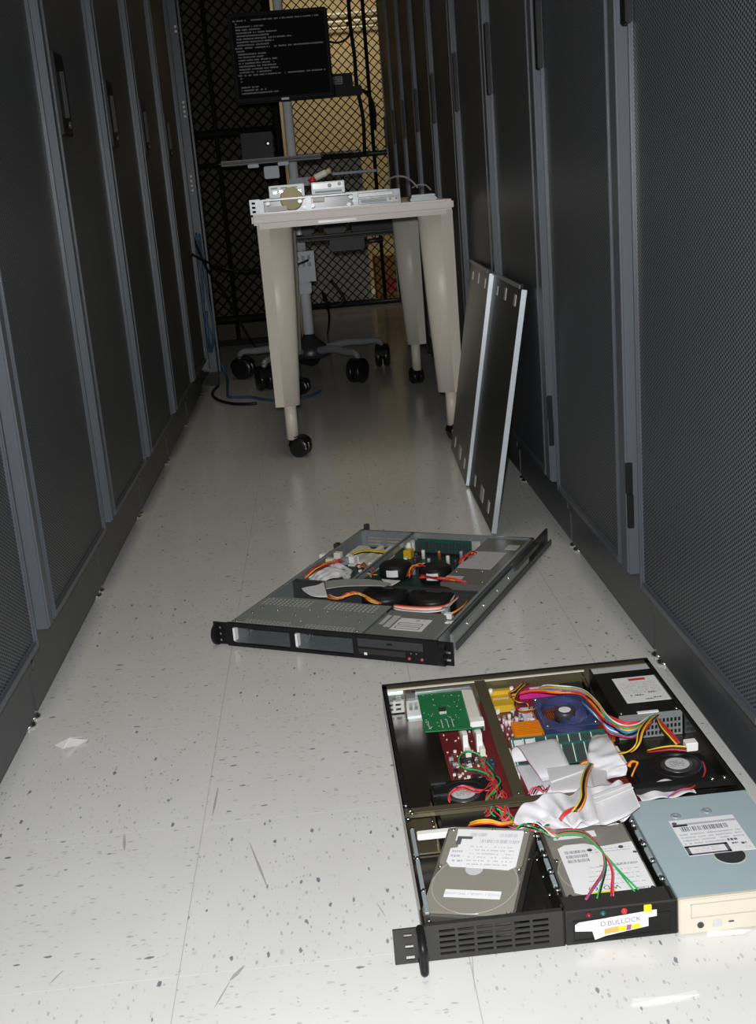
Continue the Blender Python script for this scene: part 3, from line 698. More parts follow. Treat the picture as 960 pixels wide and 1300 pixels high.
# optical drive
q = MB(); q.box((.2675, .0, .002), (.4135, .1985, .0425), M_cdtop, .0008); od = q.build('optical_drive', None, NS, label='pale blue-grey optical drive with cream face')
q = MB(); q.box((.2665, -.005, .0012), (.4145, .001, .0432), M_cream, .0012); fp_ = q.build('faceplate', None, od)
q = MB()
for a in (((.279, -.0056, .0365), (.407, -.0045, .0372)), ((.279, -.0056, .0205), (.407, -.0045, .0212)), ((.279, -.0056, .0205), (.2797, -.0045, .0372)), ((.4063, -.0056, .0205), (.407, -.0045, .0372))): q.box(*a, M_creamd)
q.build('tray_outline', None, fp_)
q = MB(); q.lathe([(.0035, 0), (.0035, .0012)], (.289, -.0048, .0115), (0,-1,0), 16, M_dkmetal); q.build('headphone_jack', None, fp_)
q = MB(); q.lathe([(.0050, 0), (.0050, .0006)], (.307, -.0048, .0120), (0,-1,0), 16, M_labelg); q.box((.302, -.0058, .0075), (.312, -.0046, .0105), M_labelg); q.build('volume_wheel', None, fp_)
q = MB(); q.box((.319, -.0058, .0115), (.3245, -.0046, .0128), M_dkmetal); q.build('led', None, fp_)
zt = .0425
q = MB(); q.prism([(.303, .073, zt), (.3785, .073, zt), (.3785, .147, zt), (.303, .147, zt)], (0, 0, .0003), M_label); lab = q.build('label', None, od)
q = MB(); z5 = zt+.0005
q.box((.304, .134, zt+.0003), (.378, .1385, z5), M_inkg); q.box((.304, .1325, zt+.0003), (.321, .1365, z5), M_ink); q.lathe([(.003, 0), (.003, .0002)], (.3075, .140, zt+.0003), 'Z', 12, M_ink)
barcode(q, .311, .366, .1215, .131, z5, M_ink, 21)
for i in range(5): scribble(q, .306, .376 if i < 3 else .352, .115-.0062*i, z5, .003, M_inkg, 30+i, .85)
for a in (((.3035, .0735, zt+.0003), (.352, .0765, z5)), ((.3035, .089, zt+.0003), (.352, .092, z5)), ((.3035, .0735, zt+.0003), (.3075, .092, z5)), ((.348, .0735, zt+.0003), (.352, .092, z5))): q.box(*a, M_ink)
for i in range(3): scribble(q, .313, .342, .0865-.0032*i, z5, .0016, M_inkg, 36+i)
scribble(q, .3545, .3655, .0965, z5, .005, M_ink, 60, 1); scribble(q, .357, .364, .089, z5, .004, M_ink, 61, 1); scribble(q, .367, .373, .0875, z5, .0045, M_ink, 62, 1)
q.build('print', None, lab)
text(lab, 'CE', .006, Matrix.Translation((.372, .0785, z5)), M_inkg)
q = MB(); q.lathe([(.0185, 0), (.0185, .00018), (.0165, .00018), (.0165, 0)], (.347, .068, zt), 'Z', 36, mat('hole_rim_pale', (.45, .50, .42), .4), caps=False); q.lathe([(.0165, 0.00005), (.0165, .0001)], (.347, .068, zt), 'Z', 32, M_dkmetal); q.build('spindle_window', None, od, label='dark round window')
for x, y in ((.3145, .157), (.353, .161)):
    q = MB(); q.lathe([(.0062, 0), (.0055, .0007), (.0025, .0009), (.002, .0004)], (x, y, zt), 'Z', 20, M_rail); q.build('dimple', None, od)
# ribbons (pixel-measured outlines placed at their real heights)
def rp(parent, rows, **kw): return ribbon(parent, [(N(a, z1), N(b2_, z2)) for a, z1, b2_, z2 in rows], **kw)
rp(NS, [((652, 968), .020, (700, 962), .022), ((649, 954), .034, (698, 944), .036), ((657, 948), .044, (706, 938), .046), ((670, 966), .046, (716, 956), .047), ((683, 984), .042, (724, 973), .043), ((688, 992), .034, (730, 984), .034)])
rp(NS, [((655, 972), .022, (690, 968), .022), ((664, 990), .024, (704, 984), .024), ((672, 1007), .022, (708, 1000), .022), ((676, 1013), .016, (712, 1006), .016)])
rp(NS, [((690, 976), .040, (744, 972), .040), ((694, 975), .044, (748, 972), .044), ((701, 1004), .046, (755, 999), .046), ((702, 1008), .040, (756, 1003), .040)], edge=False)
q = MB()
def strip(a, b2_, z, w=.0013): 
    A, B = V(N(a, z)), V(N(b2_, z)); d = (B-A).normalized(); s_ = V((-d.y, d.x, 0))*w; q.prism([A-s_, B-s_, B+s_, A+s_], (0, 0, .0012), M_conn)
strip((699, 993), (743, 978), .0462); q.build('ribbon_connector', None, NS); 
rp(NS, [((651, 1058), .030, (664, 1068), .022), ((654, 1034), .044, (688, 1052), .036), ((672, 1018), .052, (704, 1040), .044), ((694, 1010), .056, (716, 1044), .048), ((716, 1006), .056, (730, 1048), .050), ((738, 1002), .054, (744, 1046), .048), ((760, 998), .056, (768, 1044), .046), ((782, 994), .058, (786, 1040), .050), ((797, 993), .054, (802, 1034), .050)], crumple=.0032)
rp(NS, [((664, 1046), .030, (690, 1054), .026), ((690, 1038), .042, (714, 1052), .038), ((716, 1034), .046, (742, 1050), .040), ((744, 1032), .044, (772, 1048), .038), ((764, 1030), .04, (786, 1044), .036)], edge=False, crumple=.0015)
rp(NS, [((752, 1010), .058, (762, 1047), .052), ((762, 1006), .062, (772, 1046), .056), ((784, 998), .064, (796, 1036), .058), ((800, 994), .062, (813, 1024), .056)], edge=False)
q = MB(); strip((755, 1020), (803, 1000), .0632, .0018); strip((754, 1014), (801, 996), .064, .001); q.build('ribbon_connector', None, NS)
rp(NS, [((770, 930), .040, (752, 934), .040), ((776, 940), .050, (748, 946), .046), ((786, 956), .054, (746, 962), .040), ((792, 966), .050, (750, 976), .030), ((797, 974), .044, (762, 984), .030), ((795, 984), .034, (772, 990), .030)], res=8, crumple=.0012)
rp(NS, [((752, 968), .030, (764, 972), .030), ((750, 984), .036, (770, 980), .036), ((752, 1000), .042, (772, 992), .040), ((762, 1010), .046, (790, 996), .046)])
rp(NS, [((806, 1003), .038, (816, 1018), .034), ((826, 995), .036, (834, 1014), .034), ((852, 990), .036, (862, 1010), .034), ((868, 993), .032, (884, 1007), .030)], crumple=.0018)
# wires
def path(pts, z):
    return [N(p, z if not isinstance(z, (list, tuple)) else z[i]) for i, p in enumerate(pts)]
main = [(650, 880), (676, 876), (706, 878), (736, 880), (754, 892), (770, 910), (788, 921), (808, 920), (826, 910), (836, 906)]
mz = [.030, .040, .046, .048, .048, .046, .044, .042, .038, .034]
for i, c_ in enumerate(['orange', 'red', 'orange', 'red', 'white', 'teal', 'green', 'orange', 'yellow', 'blue', 'teal', 'black']):
    o = (i-5.5)
    if i < 4: dy = [4+o*.3, 3+o*.4, 4+o*.8, 4+o, 6+o, 6+o, 5+o, 6+o, 4+o*.5, o*.3]; dx = [0]*4+[-2, -3, -2, 0, 0, 0]
    else: dy = [-2, -4+o, -6+o, -4+o*.8, -1+o*.8, 2+o, 2+o*1.5, 2+o*1.4, o*.9, o*.3]; dx = [30-2*o, 14, 0, 2, 3, 3, 3, 0, 0, 0]
    pts = [(p[0]+dx[j], p[1]+dy[j]) for j, p in enumerate(main)]
    wire(NS, c_, path(pts, [z+random.uniform(-.003, .003) for z in mz]), .0013)
for i, c_ in enumerate(['blue', 'white', 'blue', 'red']):
    wire(NS, c_, path([(738+i*3, 890+i*3), (752+i*3, 905+i*2), (772, 922+i*2.5), (790, 929+i*2), (806, 931+i*1.5), (822, 921+i), (832, 909)], [.04, .042, .036, .03, .03, .034, .034]), .0012)
for i, c_ in enumerate(['yellow', 'black', 'black', 'orange', 'yellow']):
    wire(NS, c_, path([(834, 908), (822+i, 914), (811+i*1.5, 928), (808+i, 944), (798+i, 954), (784, 957-i*.5)], [.034, .046, .050, .044, .034, .028]), .0011)
for i, c_ in enumerate(['black', 'yellow', 'red', 'red']):
    wire(NS, c_, path([(833, 910), (838+i*2, 924-i), (848+i*2, 936-i*1.5), (857+i*2, 946-i)], [.036, .040, .038, .034]), .0012)
q = MB(); q.box((-.008, -.007, 0), (.008, .007, .012), M_white, .001); o = q.build('power_connector', None, NS, label='white plug'); o.location = N((877, 951), .034)
for i, c_ in enumerate(['yellow', 'black', 'red']):
    wire(NS, c_, path([(872, 948+i*2.5), (854, 947+i*2.2), (838, 949+i*2), (822, 953+i)], [.042, .042, .038, .030]), .0011)
for i, c_ in enumerate(['red', 'red', 'pink']):
    wire(NS, c_, path([(764+i*2, 905+i*3), (778+i*2, 911+i*3), (795, 917+i*2), (812, 916+i)], [.034, .036, .034, .034]), .0015)
wire(NS, 'red', path([(892, 966), (896, 978), (890, 990), (878, 1000), (866, 1002), (852, 1010)], [.03, .034, .036, .040, .040, .036]), .001)
wire(NS, 'purple', path([(892, 966), (895, 980), (888, 992), (876, 1001), (862, 1003), (848, 1012)], [.028, .032, .036, .040, .040, .036]), .0008)
# fan lead over the ports
for i, c_ in enumerate(['yellow', 'black', 'red']):
    wire(NS, c_, path([(668+i*2, 868), (656+i, 880+i), (652+i*2, 896+i), (662+i, 902+i), (674, 901+i), (680, 900)], [.030, .036, .040, .036, .034, .034]), .0008)
    wire(NS, ['red', 'yellow', 'black'][i], path([(664, 866+i), (654, 874+i*2), (646+i, 881), (656, 890+i), (668+i, 893), (672, 899+i)], [.030, .034, .036, .040, .038, .034]), .0008)
# disk power lead draped over the ribbon
for i, c_ in enumerate(['yellow', 'black', 'black', 'orange']):
    wire(NS, c_, path([(748+i*1.6, 969+i*.4), (741+i*1.8, 982+i*.5), (738+i*1.8, 998), (738+i*1.8, 1012), (732+i*2.2, 1024), (726+i*2.4, 1030)], [.040, .056, .064, .066, .064, .060]), .0013)
for i in range(3): wire(NS, 'red', path([(729+i, 1025), (718, 1030+i*2), (710+i, 1040+i)], [.062, .060, .054]), .001)
for i, c_ in enumerate(['red', 'yellow', 'orange']):
    wire(NS, c_, path([(734, 972+i*2), (742, 966+i*2), (752, 966+i*2), (764, 972+i), (780, 978-i)], [.034, .036, .034, .030, .026]), .001)
    wire(NS, c_, path([(796+i*2, 972+i), (802, 966+i), (808+i, 968), (806, 976), (802, 984+i)], [.036, .040, .038, .034, .026]), .0011)
for i, c_ in enumerate(['pink', 'red', 'black', 'pink']):
    wire(NS, c_, path([(671+i*3, 1008), (676+i*4, 1000-i), (684+i*3, 1002+i), (690+i*2.5, 1006-i*3)], [.03, .034, .036, .034]), .0008)
# red and green front-panel bundle
wire(NS, 'green', path([(612, 962), (604, 956), (592, 954), (584, 960), (583, 970), (592, 976), (606, 978), (622, 985), (632, 1000), (632, 1016), (630, 1040), (636, 1048)], [.022, .026, .030, .032, .032, .032, .034, .036, .036, .036, .03, .026]), .0012)
wire(NS, 'green', path([(609, 971), (614, 968), (614, 974), (626, 990), (638, 1008), (636, 1030), (652, 1042)], [.026, .03, .03, .036, .036, .034, .03]), .0011)
wr = random.Random(5)
for i in range(26):
    c_ = ['red', 'red', 'green', 'red', 'black', 'red', 'green', 'pink'][i % 8]
    j = lambda s_: wr.uniform(-s_, s_)
    wire(NS, c_, path([(612+j(6), 966+j(5)), (622+j(6), 982+j(5)), (630+j(7), 998+j(6)), (630+j(14), 1014+j(6)), (628+j(20), 1030+j(5)), (640+j(16), 1044+j(4)), (668+j(14), 1050+j(4)), (692+j(6), 1052+j(5))],
         [.022+abs(j(.006)), .032+j(.005), .036+j(.004), .038+j(.005), .034+j(.006), .032+j(.004), .034+j(.004), .042+j(.004)]), .0009)
for i in range(5):
    j = lambda s_: wr.uniform(-s_, s_)
    wire(NS, ['red', 'red', 'pink', 'black', 'red'][i], path([(574+j(3), 1026+j(6)), (572+j(3), 1010+j(3)), (588+j(5), 1000+j(3)), (608+j(4), 1004+j(3)), (624+j(4), 1000+j(8))], [.03, .040, .042, .040, .036]), .0008)
    wire(NS, ['red', 'red', 'red', 'pink', 'red'][i], path([(575+j(2), 1018+j(3)), (584+j(4), 1034+j(2)), (604+j(4), 1040+j(2)), (620+j(4), 1030+j(4)), (628+j(4), 1012+j(4))], [.03, .034, .034, .036, .036]), .0008)
for i, c_ in enumerate(['yellow', 'orange', 'yellow', 'red']):
    wire(NS, c_, path([(592, 1047+i), (606, 1042+i*1.5), (622, 1041+i*1.5), (638, 1045+i), (652, 1042+i)], [.03, .042, .044, .042, .036]), .0012)
for i in range(16):
    c_ = ['red', 'green', 'black', 'pink', 'green', 'red', 'white', 'black'][i % 8]; j = lambda s_: wr.uniform(-s_, s_)
    wire(NS, c_, path([(656+j(4), 1056+j(4)), (670+j(6), 1050+j(5)), (684+j(6), 1050+j(6)), (698+j(5), 1056+j(5)), (706+j(5), 1062+j(3))], [.036, .042+j(.004), .046+j(.004), .044, .040]), .0009)
for i, (c_, ex) in enumerate((('red', (743, 1142)), ('purple', (744, 1143)), ('green', (758, 1141)), ('black', (760, 1140)), ('red', (776, 1138)), ('pink', (779, 1138)), ('green', (806, 1132)), ('green', (811, 1130)))):
    mid = [(766, 1105), (766, 1108), (768, 1106), (769, 1104), (777, 1106), (778, 1104), (784, 1104), (787, 1106)][i]
    wire(NS, c_, path([(704, 1058+i*.6), (722, 1053+i*.9), (742, 1056+i*.8), (756, 1068+i*.7), (766+i*.6, 1085+i*.3), mid, ((mid[0]*.4+ex[0]*.6), mid[1]*.4+ex[1]*.6), ex], [.040, .044, .046, .046, .044, .042, .042, .040]), .0010)
# ------------------------------------------------------------------ loose drive lying across the left bay
LD = thing('hard_drive', 'loose grey hard drive lying askew over the left bay of the near server', 'hard drive')
dw, dd = .1016, .147
Mfull = Matrix(((.939, .329, -.098, .0510), (-.338, .936, -.096, 1.0898), (.060, .123, .991, .0072), (0, 0, 0, 1)))
LD.matrix_world = Mfull
body = drive(LD, 'drive_body', dw, dd, 0, .026)
zt = .0263
q = MB(); q.prism([(.012, .083, zt), (.018, .075, zt), (.050, .0745, zt), (.084, .0725, zt), (.092, .079, zt), (.092, .1405, zt), (.014, .1405, zt), (.015, .120, zt), (.020, .118, zt), (.020, .108, zt), (.012, .106, zt)], (0, 0, .0003), M_label)
z5 = zt+.0005
barcode(q, .030, .050, .128, .134, z5, M_inkg, 1); barcode(q, .066, .086, .128, .134, z5, M_inkg, 2); barcode(q, .044, .088, .117, .123, z5, M_inkg, 3)
q.box((.0165, .123, zt+.0003), (.034, .1275, z5), M_ink); q.box((.0165, .113, zt+.0003), (.022, .124, z5), M_ink)
for i in range(6): scribble(q, .034, .086, .110-.006*i, z5, .0022, M_inkg, 200+i, .6)
for i in range(3): scribble(q, .015, .030, .101-.008*i, z5, .004, M_inkg, 210+i, .8)
lb = q.build('label', None, body, label='large white label printed upside down')
q = MB(); q.box((.021, .026, zt), (.083, .038, zt+.0003), M_label); lb = q.build('label', None, body, label='narrow white strip label')
text(lb, 'MYSQL1 160GB-1 WD1600BB', .0050, Matrix.Translation((.052, .032, zt+.0005)) @ R180, M_inkg)
q = MB(); q.lathe([(.010, 0), (.010, .0003)], (.046, .073, zt-.0004), 'Z', 24, M_labelg); q.build('breather_seal', None, body)

# ------------------------------------------------------------------ far server
FS = thing('rack_server', 'opened grey rack server lying turned on the floor between the camera and the table', 'server', (FAR[0], FAR[1], 0), FAR[2])
W, D = 0.400, 0.5803
def N2(px, z): return loc(px, z, FAR)
MB().box((0, 0.003, .0005), (W, D, .002), M_steelg).build('bottom_tray', None, FS)
q = MB(); q.box((0, .003, .001), (.0014, D, H), M_steelg); q.box((0, .003, H-.001), (.008, D, H), M_steelg); q.build('side_wall', None, FS)
q = MB(); q.box((W-.0014, .003, .001), (W, D, H), M_steelg); q.box((W-.008, .003, H-.001), (W, D, H), M_steelg); q.build('side_wall', None, FS)
q = MB(); q.holed((0, .001, W, H), [(.012, .008, .05, .012), (.012, .016, .05, .02), (.012, .024, .05, .028), (.06, .008, .12, .012), (.06, .016, .12, .02), (.06, .024, .12, .028), (.15, .006, .28, .030)], (0, D, 0), (1,0,0), (0,0,1), .0014, M_steel)
q.box((0, D-.007, H-.001), (W, D, H), M_steel); q.build('rear_wall', None, FS)
q = MB(); q.holed((-.004, .0006, W+.004, H+.0015), [(.006, .006, .124, .0375), (.133, .006, .247, .0375)], (0, .003, 0), (1,0,0), (0,0,1), .006, M_black)
bz = q.build('front_bezel', None, FS)
q = MB(); q.box((.257, -.0042, .0235), (.378, -.0028, .0385), M_dkmetal, .0004); q.box((.312, -.0048, .030), (.322, -.004, .033), M_black); q.build('drive_slot', None, bz)
q = MB(); q.box((.257, -.0040, .010), (.345, -.0028, .020), M_blackp, .0004); q.build('floppy_slot', None, bz)
q = MB(); q.box((.268, -.0042, .0085), (.2735, -.0028, .0130), M_white); q.build('badge', None, bz)
for x in (.352, .375):
    q = MB(); q.lathe([(.0028, 0), (.0026, .003), (.001, .004)], (x, -.003, .0095), (0,-1,0), 12, mat('led_pink', (.55, .06, .10), .3)); q.build('led', None, bz)
q = MB()
for x in (.355, .365): q.lathe([(.001, 0), (.001, .0008)], (x, -.003, .0185), (0,-1,0), 8, M_screw)
q.build('indicator_row', None, bz)
# bay liners: galvanised boxes seen through the two openings
for x0, x1 in ((.005, .125), (.132, .248)):
    q = MB(); q.box((x0, .004, .0022), (x1, .145, .0032), M_steel); q.box((x0, .004, .0022), (x0+.001, .145, .040), M_steel); q.box((x1-.001, .004, .0022), (x1, .145, .040), M_steelg); q.box((x0, .144, .0022), (x1, .145, .040), M_steelg)
    q.box((x0+.002, -.0010, .010), (x0+.006, .010, .034), M_white); q.box((x0+.010, .03, .014), (x0+.016, .034, .024), M_screw)
    q.build('drive_bay', None, FS)
# ears and handles
for x0, x1, hx, hs_ in (( -.034, -.002, -.030, 1), (W+.002, W+.030, W+.006, -1)):
    q = MB(); q.holed((x0, .001, x1, H), [(x0+.008, .006, x0+.015, .011), (x0+.008, .018, x0+.015, .023), (x0+.008, .030, x0+.015, .035)] if hs_ > 0 else [(x1-.014, .008, x1-.005, .013), (x1-.014, .022, x1-.005, .027)], (0, .003, 0), (1,0,0), (0,0,1), .002, M_black)
    q.build('rack_ear', None, FS)
    q = MB(); pts = []
    for i in range(13):
        a = -PI/2 + PI*i/12; pts.append((0, .001-.020*math.cos(a), .021+.0205*math.sin(a)))
    q.prism([(hx, p[1], p[2]) for p in pts], (.012 if hs_ < 0 else .009, 0, 0), M_black, .0012); q.build('handle', None, FS)
# front lid plate with rows of holes
q = MB(); q.prism([(.001, .004, H), (.262, .004, H), (.262, .138, H), (.135, .138, H), (.135, .142, H), (.034, .142, H), (.022, .132, H), (.001, .132, H)], (0, 0, .0012), M_lid)
zt = H+.0015
def hole_rows(x0, x1, n, ys, w, h, m_=M_black, skew=0):
    for y in ys:
        for i in range(n): 
            x = x0+(x1-x0)*i/(n-1); q.poly([(x, y, zt), (x+w, y, zt), (x+w, y+h, zt), (x, y+h, zt)], m_)
hole_rows(.026, .112, 12, (.012, .019), .0042, .0035, M_labelg); hole_rows(.148, .238, 13, (.012, .019), .0042, .0035, M_labelg)
hole_rows(.012, .105, 12, (.098, .107, .116, .125), .0035, .0062, M_labelg); hole_rows(.142, .238, 12, (.098, .107, .116, .125), .0035, .0062, M_labelg)
hole_rows(.012, .24, 34, (.0055,), .004, .003, M_labelg)
lid = q.build('lid_plate', None, FS, label='dark zinc plate over the drive bays, rows of small holes')
screws(lid, [(x, y, H+.001) for x, y in ((.018, .055), (.022, .085), (.060, .075), (.105, .060), (.120, .088), (.150, .062), (.155, .090), (.200, .075), (.235, .055), (.245, .092), (.128, .035), (.25, .012), (.01, .012))], .0028, .001)
# slim optical drive
q = MB(); q.prism([(.266, .004, .028), (.392, .004, .028), (.392, .080, .028), (.372, .124, .028), (.266, .124, .028)], (0, 0, .0145), mat('slim_drive_grey', (.215, .225, .213), .4, .2), .0006)
so = q.build('optical_drive', None, FS, label='slim grey optical drive')
q = MB(); zt = .0427; q.box((.301, .036, zt), (.360, .090, zt+.0003), M_label); q.box((.266+.006, .055, zt), (.280, .098, zt+.0003), M_labelg); q.box((.284, .045, zt), (.297, .098, zt+.0003), M_labelg)
lb = q.build('label', None, so)
q = MB(); z5 = zt+.0005
for y0 in (.042, .058):
    for a in (((.306, y0, z5-.0002), (.352, y0+.0015, z5)), ((.306, y0+.009, z5-.0002), (.352, y0+.0105, z5)), ((.306, y0, z5-.0002), (.3075, y0+.0105, z5)), ((.3505, y0, z5-.0002), (.352, y0+.0105, z5))): q.box(*a, M_ink)
q.lathe([(.004, 0), (.004, .0002)], (.336, .082, z5-.0002), 'Z', 14, M_inkg); scribble(q, .344, .354, .082, z5, .004, M_inkg, 301)
q.build('print', None, lb)
# cross wall, blowers
q = MB(); q.box((.002, .243, .002), (W-.002, .2445, .040), M_dkmetal); q.box((.002, .243, .039), (W-.002, .252, .0405), M_dkmetal); q.build('cross_wall', None, FS)
for x, y in (N2((489, 752), .035)[:2], N2((548, 755), .035)[:2]):
    q = MB(); q.lathe([(.044, .003), (.046, .006), (.046, .020), (.0445, .022), (.046, .024), (.046, .034), (.042, .038), (.020, .0385), (.018, .036)], (x, y, 0), 'Z', 36, M_black); q.build('blower_fan', None, FS)
q = MB(); q.lathe([(.0022, 0), (.0022, .001)], (.219, .176, .022), (0,-1,0), 8, M_screw); q.build('indicator', None, FS)
# riser rail dividing the rear
q = MB(); q.box((.128, .262, .030), (.1295, .578, .043), M_steel); q.box((.122, .262, .0415), (.1295, .578, .043), M_steel); q.build('riser_bar', None, FS)
q = MB(); q.box((.003, .27, .006), (.30, .57, .0075), mat('dark_circuit_board', (.012, .045, .032), .4, 0, .3, 200)); mob2 = q.build('motherboard', None, FS)
for x in (.072, .096):
    q = MB(); q.box((x, .40, .0075), (x+.011, .515, .030), M_ivory, .0008); q.build('slot_connector', None, mob2)
q = MB(); q.box((.028, .43, .0075), (.060, .50, .034), mat('clear_plastic', (.62, .64, .58), .4), .004); q.build('plastic_duct', None, FS)
for i in range(2):
    q = MB(); y = .545-.012*i; q.box((.148, y, .010), (.272, y+.0014, .040), mat('dark_memory_board', (.012, .085, .06), .4, 0, .2, 160))
    for c_ in range(8): q.box((.152+.0150*c_, y-.0016, .014), (.1635+.0150*c_, y, .037), mat('memory_chip', (.035,.045,.045), .35))
    q.box((.143, y-.003, .0075), (.277, y+.004, .014), M_black); q.build('memory_module', None, mob2)
q = MB(); q.box((.120, .545, .0075), (.140, .565, .030), M_ivory, .001); q.box((.134, .522, .0075), (.142, .53, .036), M_white); q.build('power_connector', None, mob2)
q = MB(); q.box((.133, .50, .0075), (.150, .52, .026), M_yel, .001); q.build('port_block', None, mob2)
for (x, y) in ((.164, .385), (.252, .382)):
    q = MB(); q.lathe([(.030, .010), (.033, .014), (.033, .034), (.029, .038), (.014, .038)], (x, y, 0), 'Z', 32, M_black); f2 = q.build('cooling_fan', None, FS, label='round black processor fan')
    q = MB()
    for i in range(6):
        a0, a1 = [-1.75+.12*(i+e_) for e_ in (0, 1)]; rr = .0336
        q.poly([(x+rr*math.cos(a0), y+rr*math.sin(a0), .019), (x+rr*math.cos(a1), y+rr*math.sin(a1), .019), (x+rr*math.cos(a1), y+rr*math.sin(a1), .033), (x+rr*math.cos(a0), y+rr*math.sin(a0), .033)], M_label)
    q.build('label', None, f2)
for k_ in range(22):
    x, y = random.Random(k_).uniform(.14, .29), random.Random(k_+50).uniform(.40, .52)
    q = MB(); q.lathe([(.004, 0), (.004, .018), (.0035, .019)], (x, y, .0075), 'Z', 10, [M_dkmetal, M_rail, M_copper, M_dkmetal, M_ivory][k_ % 5]); q.build('capacitor', None, mob2)
q = MB(); q.prism([(.300, .285, .003), (.392, .285, .003), (.392, .57, .003), (.300, .57, .003)], (0, 0, .0375), mat('psu_brown_grey', (.17, .162, .145), .3, .3), .0008)
p2 = q.build('power_supply', None, FS, label='brushed grey power supply')
q = MB(); q.box((.302, .375, .0405), (.372, .480, .0409), M_labelg); q.box((.336, .376, .0409), (.337, .479, .0411), M_inkg)
for i in range(8): scribble(q, .306, .368, .385+.011*i, .0411, .003, M_inkg, 320+i, .5)
q.build('label', None, p2)
q = MB(); q.box((.360, .50, .0405), (.385, .53, .0412), M_tabs); q.box((.30, .312, .0405), (.335, .326, .041), M_labelg)
for p_ in ((.31, .35), (.36, .36), (.38, .30)): screw(q, (p_[0], p_[1], .0405))
q.build('warning_strip', None, p2)
# slide rails and rear tabs
q = MB(); q.box((W+.002, .06, .006), (W+.006, .66, .040), M_dkmetal, .0006); q.box((W+.006, .05, .010), (W+.012, .50, .036), M_steelg, .0008); q.box((W+.001, .40, .030), (W+.016, .56, .041), M_dkmetal, .001); q.box((W+.012, .06, .004), (W+.014, .66, .016), M_dkmetal)
sr = q.build('slide_rail', None, FS)
screws(sr, [(W+.012, y, .030) for y in (.12, .21, .29, .36)], .004, .003, 'X')
q = MB(); q.box((-.004, .30, .006), (-.001, .61, .038), M_dkmetal); q.box((-.006, .605, .020), (.004, .617, .046), M_dkmetal, .001); q.box((-.012, .46, .028), (-.001, .475, .046), M_dkmetal, .001); q.build('slide_rail', None, FS)
# ribbon and wires
def rp2(rows, **kw): return ribbon(FS, [(N2(a, z1), N2(b_, z2)) for a, z1, b_, z2 in rows], **kw)
rp2([((383, 747), .046, (386, 751), .044), ((391, 745), .049, (394, 756), .045), ((402, 743), .051, (404, 758), .046), ((411, 739), .052, (416, 758), .047)], edge=False)
rp2([((412, 738), .050, (414, 748), .050), ((432, 736), .052, (434, 745), .052), ((458, 735), .052, (458, 744), .052), ((480, 737), .050, (482, 744), .050), ((497, 741), .048, (488, 745), .048)], m=WIRE['grey'], edge=False)
rp2([((484, 735), .048, (509, 737), .048), ((490, 742), .046, (497, 744), .046)], edge=False)
for k_ in range(7):
    jx, jy = wr.uniform(-6, 8), wr.uniform(-4, 4)
    rp2([((396+jx, 735+jy), .034, (398+jx, 741+jy), .030), ((410+jx, 727+jy), .044, (413+jx, 733+jy), .040), ((428+jx, 724+jy-k_), .046, (430+jx, 731+jy-k_), .042), ((444+jx, 729+jy), .042, (440+jx, 736+jy), .038)], edge=False, crumple=.002)
for i in range(9):
    j = lambda s_: wr.uniform(-s_, s_)
    wire(FS, ['red', 'red', 'pink', 'red', 'yellow', 'red', 'black', 'red', 'orange'][i], [N2(p_, z_) for p_, z_ in (((388+j(2), 733+j(2)), .03), ((400+j(3), 723+j(2)), .042+j(.003)), ((415+j(4), 716+j(2)), .044+j(.003)), ((428+j(4), 713+j(2)), .042), ((436+j(3), 710+j(2)), .034))], .0011)
for i in range(5):
    wire(FS, ['yellow', 'black', 'yellow', 'yellow', 'black'][i], [N2(p_, z_) for p_, z_ in (((447, 703+i*.6), .036), ((460, 698+i*.8), .044), ((476, 698+i*.8), .046), ((494, 702+i*.5), .036))], .0014)
for i in range(7):
    j = lambda s_: wr.uniform(-s_, s_)
    wire(FS, ['red', 'yellow', 'red', 'orange', 'white', 'orange', 'yellow'][i], [N2(p_, z_) for p_, z_ in (((415+j(3), 756+j(2)), .036), ((430+j(3), 760+j(2)), .042), ((444+j(4), 753+j(2)), .047), ((458+j(4), 755+j(2)), .047), ((470+j(3), 762+j(2)), .044), ((482+j(4), 766+j(1)), .042))], .0013)
for i in range(6):
    j = lambda s_: wr.uniform(-s_, s_)
    wire(FS, ['red', 'orange', 'white', 'white', 'red', 'white'][i], [N2(p_, z_) for p_, z_ in (((500, 768+i), .040), ((520, 770+i*1.2), .042), ((545, 771+i*1.2), .042), ((566, 768+i), .042), ((580+j(3), 758+j(3)), .036))], .0014)
for i in range(4):
    wire(FS, ['orange', 'yellow', 'red', 'black'][i], [N2(p_, z_) for p_, z_ in (((562, 780+i), .036), ((576, 777+i), .042), ((588, 769+i), .042), ((594, 762), .03))], .0013)
for i in range(8):
    j = lambda s_: wr.uniform(-s_, s_)
    wire(FS, ['red', 'red', 'orange', 'red', 'green', 'red', 'black', 'red'][i], [N2(p_, z_) for p_, z_ in (((585+j(3), 722+j(2)), .022), ((588+j(4), 712+j(2)), .040), ((594+j(4), 704+j(2)), .046), ((602+j(4), 702+j(2)), .044), ((606+j(2), 706+j(2)), .034))], .0018)
    wire(FS, ['red', 'orange', 'pink', 'red', 'red', 'orange', 'black', 'red'][i], [N2(p_, z_) for p_, z_ in (((534+j(3), 732+j(2)), .036), ((556+j(3), 734+j(2)), .042), ((574+j(3), 735+j(2)), .043), ((590+j(3), 739+j(2)), .040), ((597, 744), .03))], .0014)
for i in range(5):
    j = lambda s_: wr.uniform(-s_, s_)
    wire(FS, ['red', 'black', 'orange', 'red', 'yellow'][i], [N2(p_, z_) for p_, z_ in (((518+j(2), 732+j(2)), .03), ((524+j(3), 722+j(2)), .040), ((532+j(3), 717+j(2)), .042), ((540+j(3), 719+j(2)), .036))], .0011)
